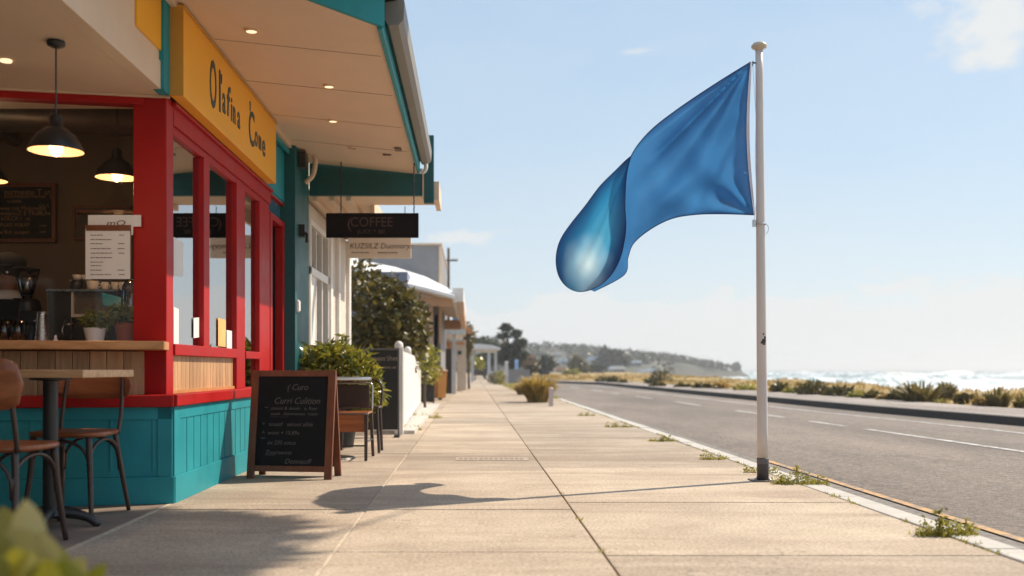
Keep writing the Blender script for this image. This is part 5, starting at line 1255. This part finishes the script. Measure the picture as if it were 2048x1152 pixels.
# parked car far along
cx0=P(958,0,84).x; t=thing('parked_car','dark rounded parked car at the far end of the footpath','car',(cx0,84,0))
MB().hull8([(cx0-.62,84,.25),(cx0+.62,84,.25),(cx0+.62,87,.25),(cx0-.62,87,.25),(cx0-.6,84,.68),(cx0+.6,84,.68),(cx0+.6,87,.72),(cx0-.6,87,.72)]).build('body',mat('car_paint',(.06,.03,.025),.25),t,bevel=.08)
MB().hull8([(cx0-.55,84.4,.69),(cx0+.55,84.4,.69),(cx0+.55,86.6,.72),(cx0-.55,86.6,.72),(cx0-.42,84.9,1.05),(cx0+.42,84.9,1.05),(cx0+.42,86.2,1.05),(cx0-.42,86.2,1.05)]).build('cabin',DARKG,t,bevel=.05)
MB().box(cx0-.42,cx0+.42,84.9,86.2,1.051,1.08).build('roof',TIN,t,bevel=.02)
for x in (-.6,.5):
    for y in (84.5,86.4): MB(Matrix.Translation((cx0+x,y,.28))@Matrix.Rotation(R(90),4,'Y')).lathe((0,0,0),[(.28,0),(.28,.12)],16).build('wheel',BLACKP,t)

# pine
def tree_px(name,label,d,tpx,blobs,leafm,size,seed,tr_=.2,cat='tree'):
    x=P(tpx,0,d).x
    return crown_tree(name,label,cat,(x,d,0),[(tuple(P(px,py,d)),(rx*d/2000,max(rx,ry)*d/2000*.8,ry*d/2000),n) for px,py,rx,ry,n in blobs],leafm,size,tr_,seed=seed)
tree_px('coastal_pine','tall irregular wind-shaped pine standing above the far houses',85,1026,[(1012,655,11,6,420),(1006,672,12,5,220),(1032,668,10,8,380),(1036,690,12,9,420),(1043,684,11,5,220),(1018,697,13,8,420),(1028,710,21,12,900),(1005,714,14,8,400),(1044,712,12,8,300),(1026,728,18,9,420)],L_DARK,.17,31,.22)
tree_px('garden_tree','round dark tree left of the houses, right of the tan roof',120,1092,[(1093,728,15,13,700),(1082,737,14,9,400)],L_DARK,.3,32)
tree_px('garden_tree','brownish rounded tree between the pine and the round dark tree',100,1062,[(1063,732,13,12,500)],L_OLIVE,.25,33)
tree_px('garden_tree','olive rounded tree at the foot of the hillside houses',150,1154,[(1153,728,13,13,600),(1165,738,14,9,400)],L_OLIVE,.38,34)
tree_px('garden_tree','spreading dark tree below the blue roofed houses',160,1180,[(1182,740,24,9,500)],L_DARK,.4,35)
tree_px('garden_tree','low golden tree beside the coast road bend',110,1145,[(1143,748,14,7,360)],L_WEED,.25,36)
tree_px('garden_tree','pointed conifer on the hillside skyline above the large white roof',230,1212,[(1211,705,5,10,240),(1211,716,11,10,380),(1204,727,16,9,380)],L_DARK,.6,37,.3)
tree_px('garden_tree','broad tree beside the pointed conifer on the hillside',230,1232,[(1231,714,13,10,420),(1245,721,13,8,320),(1230,729,20,8,320)],L_DARK,.6,38,.3)
# hill
HP=[(-260,20),(-60,13),(0,11.5),(21,10),(31,8.6),(41,7.6),(51,6.2),(63,5.2),(75,4.0),(86,2.0),(94,.8),(101,-.2),(105,-3),(140,-3)]
def HH(x):
    for (a,b),(c_,d) in zip(HP,HP[1:]):
        if a<=x<=c_: return b+(d-b)*(x-a)/(c_-a)
    return -3
mb=MB(); xs_=[-260+i*3.6 for i in range(112)]; ys_=[210+i*12 for i in range(26)]
for y in ys_:
    for x in xs_:
        t_=(y-210)/190; t_=min(t_,1) if t_<1 else max(0,1-(t_-1)/.7); t_=t_*t_*(3-2*t_)
        zb=-.3 if x<17.5+(y-60)*.16 else -3.2
        h=HH(x*400/max(y,400) if y>400 else x+ (400-y)*.02); mb.v.append(Vector((x,y,zb+(h-zb)*t_+(.9*noise.noise(Vector((x*.05,y*.05,0)))+.5*noise.noise(Vector((x*.2,y*.2,3))))*t_ if h>-2 and not (x>19+(y-60)*.16 and y<365) else -3.2)))
nn=len(xs_); mb.f=[(j*nn+i,j*nn+i+1,(j+1)*nn+i+1,(j+1)*nn+i) for j in range(len(ys_)-1) for i in range(nn-1)]
mb.build('hills',HILLM,smooth=True)['kind']='structure'
# woodland on the hill: reads as one mass
mb=MB(); rg=random.Random(42)
for i in range(230):
    y=rg.uniform(225,410); x=rg.uniform(-10,112)*y/400
    h=HH(x); t_=min((y-210)/190,1); t_=t_*t_*(3-2*t_); z=-.3+(h+.3)*t_
    if h<.4 or x>94 or (x>17+(y-60)*.16 and y<372): continue
    sx_=943+x/y*2000; sy_=738-(z+1-CH)/y*2000
    if any(abs(sx_-hx_)<hw_/2+16 and hy_-4<sy_<hy_+hh_+14 for hx_,hy_,hw_,hh_ in ((1118,710,9,5),(1131,724,24,7),(1190,720,26,7),(1206,731,24,6),(1238,739,32,8),(1275,726,18,6),(1292,745,16,7),(1306,743,14,7))): continue
    r_=rg.uniform(1.0,2.4)*(.25+.75*min(h/7,1)); leaves(mb,(x,y,z+r_*.5),(r_*1.3,r_,r_*rg.uniform(.6,.95)),48,.8,rg,.5,1.4,.4)
for i in range(330):
    x=rg.uniform(40,97); y=rg.uniform(364,402); h=HH(x)
    if h<0: continue
    r_=rg.uniform(.6,1.5)*min(.45+h/4,1); leaves(mb,(x,y,h+.9+r_*.2),(r_*2.0,r_,r_*rg.uniform(.6,1.2)),40,.6,rg,.5,1.4,.4)
o=mb.build('hill_scrub',L_DARK,recalc=False); tag(o,'dark scrub and garden trees merging over the hazy hillside',kind='stuff')
rg=random.Random(9)
labs=['small conifer on the skyline nearest the tall pine','tiny spike of a tree on the left shoulder of the hill','small skyline tree above the pale hillside roofs','lone thin conifer halfway down the headland','rounded skyline tree on the right slope of the hill','small tree near the tip of the headland','last tiny tree where the headland meets the sea']
for k,(px,py,w_,h_) in enumerate(((1094,700,9,6),(1135,702,7,8),(1155,706,8,6),(1329,724,5,10),(1384,728,10,8),(1420,731,7,6),(1472,735,4,7))):
    tree_px('skyline_tree',labs[k],395,px,[(px,py-h_*.4,w_*.45,h_*.7,110),(px,py+h_*.4,w_,h_*.7,160)],L_DARK,1.0,50+k,.3)
# houses on the slope
def hillz(x,y):
    if y<210 or y>510: return -.2
    t_=(y-210)/190; t_=min(t_,1) if t_<1 else max(0,1-(t_-1)/.7); t_=t_*t_*(3-2*t_)
    h=HH(x*400/max(y,400) if y>400 else x+(400-y)*.02); return -.3+(h+.3)*t_
def house(label,px,py,w,h,d,rm,wm=STUCCO,dep=6,gable=False):
    if d>=200:
        for q_ in range(215,400,2):
            b_=P(px,py+h,q_)
            if hillz(b_.x,q_)>b_.z: break
        d=q_-4
    c_=P(px,py,d); k=d/2000; W=w*k/2; H=h*k; b=c_.z-H*.9
    t=thing('house',label,'house',(c_.x,d,b),'houses on the far hillside')
    MB().box(c_.x-W*.9,c_.x+W*.9,d,d+dep,b-H*1.2,c_.z).build('wall',wm,t)
    MB().prism([(c_.x-W,d-.3,c_.z),(c_.x+W,d-.3,c_.z),(c_.x+W*.6,d-.3+.01,c_.z+H*.9),(c_.x-W*.6,d-.3+.01,c_.z+H*.9)],(0,dep+.6,0)).build('roof',rm,t)
    mb=MB()
    for f in (-.6,-.15,.3): mb.box(c_.x+W*f,c_.x+W*(f+.3),d-.05,d,c_.z-H*.65,c_.z-H*.15)
    mb.build('windows',DARKG,t)
house('house with a long tan roof just right of the tall pine',1052,715,36,7,95,ROOFR,BROWNW,5)
house('small white roofed house high on the hill left of the blue roofs',1118,710,9,5,330,TIN)
house('pale blue roofed house on the hillside left of the conifer',1131,724,24,7,250,ROOFB)
house('tan house low on the hillside above the grass clump',1122,740,22,7,180,ROOFR)
house('upper of two blue roofed houses right of the olive tree',1190,720,26,7,260,ROOFB)
house('lower blue roofed house right of the olive tree',1206,731,24,6,240,ROOFB)
house('largest white roofed house on the slope below the conifers',1238,739,32,8,210,TIN,GREYB)
house('small white roofed house at the right end of the wooded slope',1275,726,18,6,300,TIN,GREYB)
house('white low building near the shore at the foot of the slope',1292,745,16,7,220,TIN)
house('pale blue low building by the shore right of the white one',1306,743,14,7,225,ROOFB)
house('small brown roofed house between tan house and white roof',1155,748,18,6,190,ROOFR)
house('white boatshed beside the road bend',1125,751,12,5,140,TIN,WHITE,4)
house('small pale house at the left end of the hillside row',1100,745,16,5,170,TIN,WHITE,4)

# dune plants, one by one
def clump(name,label,px,pyb,w,h,lm,seed,style='blade',n=None,group='clumps of coastal plants along the path'):
    z0=.05; d=(CH-z0)*2000/(pyb-738); x=(px-943)/2000*d; k=d/2000; rg=random.Random(seed); mb=MB(); z0=min(z0,max(tz(x,d),-.02)) if x>xk(d) else 0
    t=thing(name,label,cat_of[style],(x,d,z0),group)
    if style=='blade': blades(mb,(x,d,z0-.03),n or 420,h*k*1.45,w*k*.24,(.035+.0006*d)*(2.0 if lm is L_FLAX else 1),.55*w/h,rg=rg,seg=4,droop=.25); mb.build('blades',lm,t,recalc=False); mb2=MB(); blades(mb2,(x,d,z0-.03),60,h*k*.45,w*k*.30,.03,.9,rg=rg,seg=3); mb2.build('dead_thatch',L_DRY,t,recalc=False)
    else:
        leaves(mb,(x,d,z0+h*k*.45),(w*k*.5,w*k*.4,h*k*.52),n or 480,.05+.0012*d,rg,.5,1.6,.35); mb.build('foliage',lm,t,recalc=False)
        mb=MB()
        for i in range(6): mb.tube([(x,d,z0-.05),(x+rg.uniform(-.3,.3)*w*k,d,z0+h*k*.6)],.012,5)
        mb.build('stem',BARK,t)
cat_of={'blade':'grass clump','bush':'bush'}
clump('flax_clump','large spiky flax clump beyond the path, biggest on the right',1842,804,112,48,L_FLAX,1,n=230)
clump('flax_clump','spiky flax clump near the right edge of the frame',1995,814,62,44,L_FLAX,2,n=190)
clump('flax_clump','narrow upright flax at the extreme right edge of the path',2042,816,36,34,L_FLAX,3,n=100)
clump('flax_clump','slim flax stalks touching the right side of the large flax clump',1893,800,40,38,L_FLAX,4,n=220)
clump('pale_agave','small pale silvery spiky plant at the foot of the large flax clump',1880,806,40,20,L_WEED,5,n=60)
clump('grass_tussock','big dry golden tussock on the footpath edge with a dark base',1075,800,80,50,L_TUSS,6,n=1500,group='grass tussocks beside the footpath')
clump('grass_tussock','smaller pale tussock at the left of the big golden tussock',1045,786,40,24,L_DRY,66,n=420,group='grass tussocks beside the footpath')
bl=[(1322,766,38,26,'square dark bush standing alone in the dunes left of the pole'),(1303,768,24,14,'low dark bush touching the square dark bush'),(1205,764,22,10,'leftmost low dark bush by the road bend'),(1226,765,22,14,'dark bush second from the road bend'),(1245,766,16,8,'small dark bush third from the road bend'),
(1308,773,12,7,'small dark tuft below the square dark bush on its left'),(1322,773,14,8,'small dark tuft directly below the square dark bush'),(1360,775,16,9,'dark low bush halfway between square bush and pole'),(1375,775,12,8,'tiny dark bush just right of the halfway bush'),(1400,777,18,12,'bushy mound left of the paired bushes near the pole'),(1415,777,14,10,'right hand one of the paired bushes before the pole'),(1440,778,26,16,'taller olive bush with pointed top a little left of the pole'),(1490,781,36,13,'wide reddish low bush just left of the flagpole'),
(1559,785,34,24,'green peaked bush just right of the flagpole'),(1585,787,26,14,'sandy low mound bush right of the peaked bush'),(1627,790,62,34,'wide dark bush with spiky top between flagpole and large flax'),(1665,792,28,18,'low olive bush touching the wide dark bush on its right'),(1685,793,40,24,'arching olive bush under a dark crest, middle of the right dunes'),(1718,796,34,16,'golden rounded bush right of the arching olive bush'),(1745,798,30,18,'olive rounded bush fourth from the large flax'),(1772,800,28,16,'brown rounded bush before the large flax'),(1795,801,34,26,'dark low bush touching the left of the large flax'),(1928,806,26,15,'tiny green bush on bare ground between the two flax clumps'),(1962,812,26,20,'brown low bush at the left of the edge flax clump')]
for i,(px,py,w_,h_,lb) in enumerate(bl):
    lm=[L_OLIVE,L_OLIVE,L_DRY][i%3] if px>1340 else L_OLIVE
    if 'dark' in lb or 'green' in lb: lm=L_OLIVE
    if 'golden' in lb or 'sandy' in lb or 'reddish' in lb: lm=L_WEED
    clump('dune_bush',lb,px,py,w_,h_,lm,100+i,'bush',n=260 if px<1400 else 520)
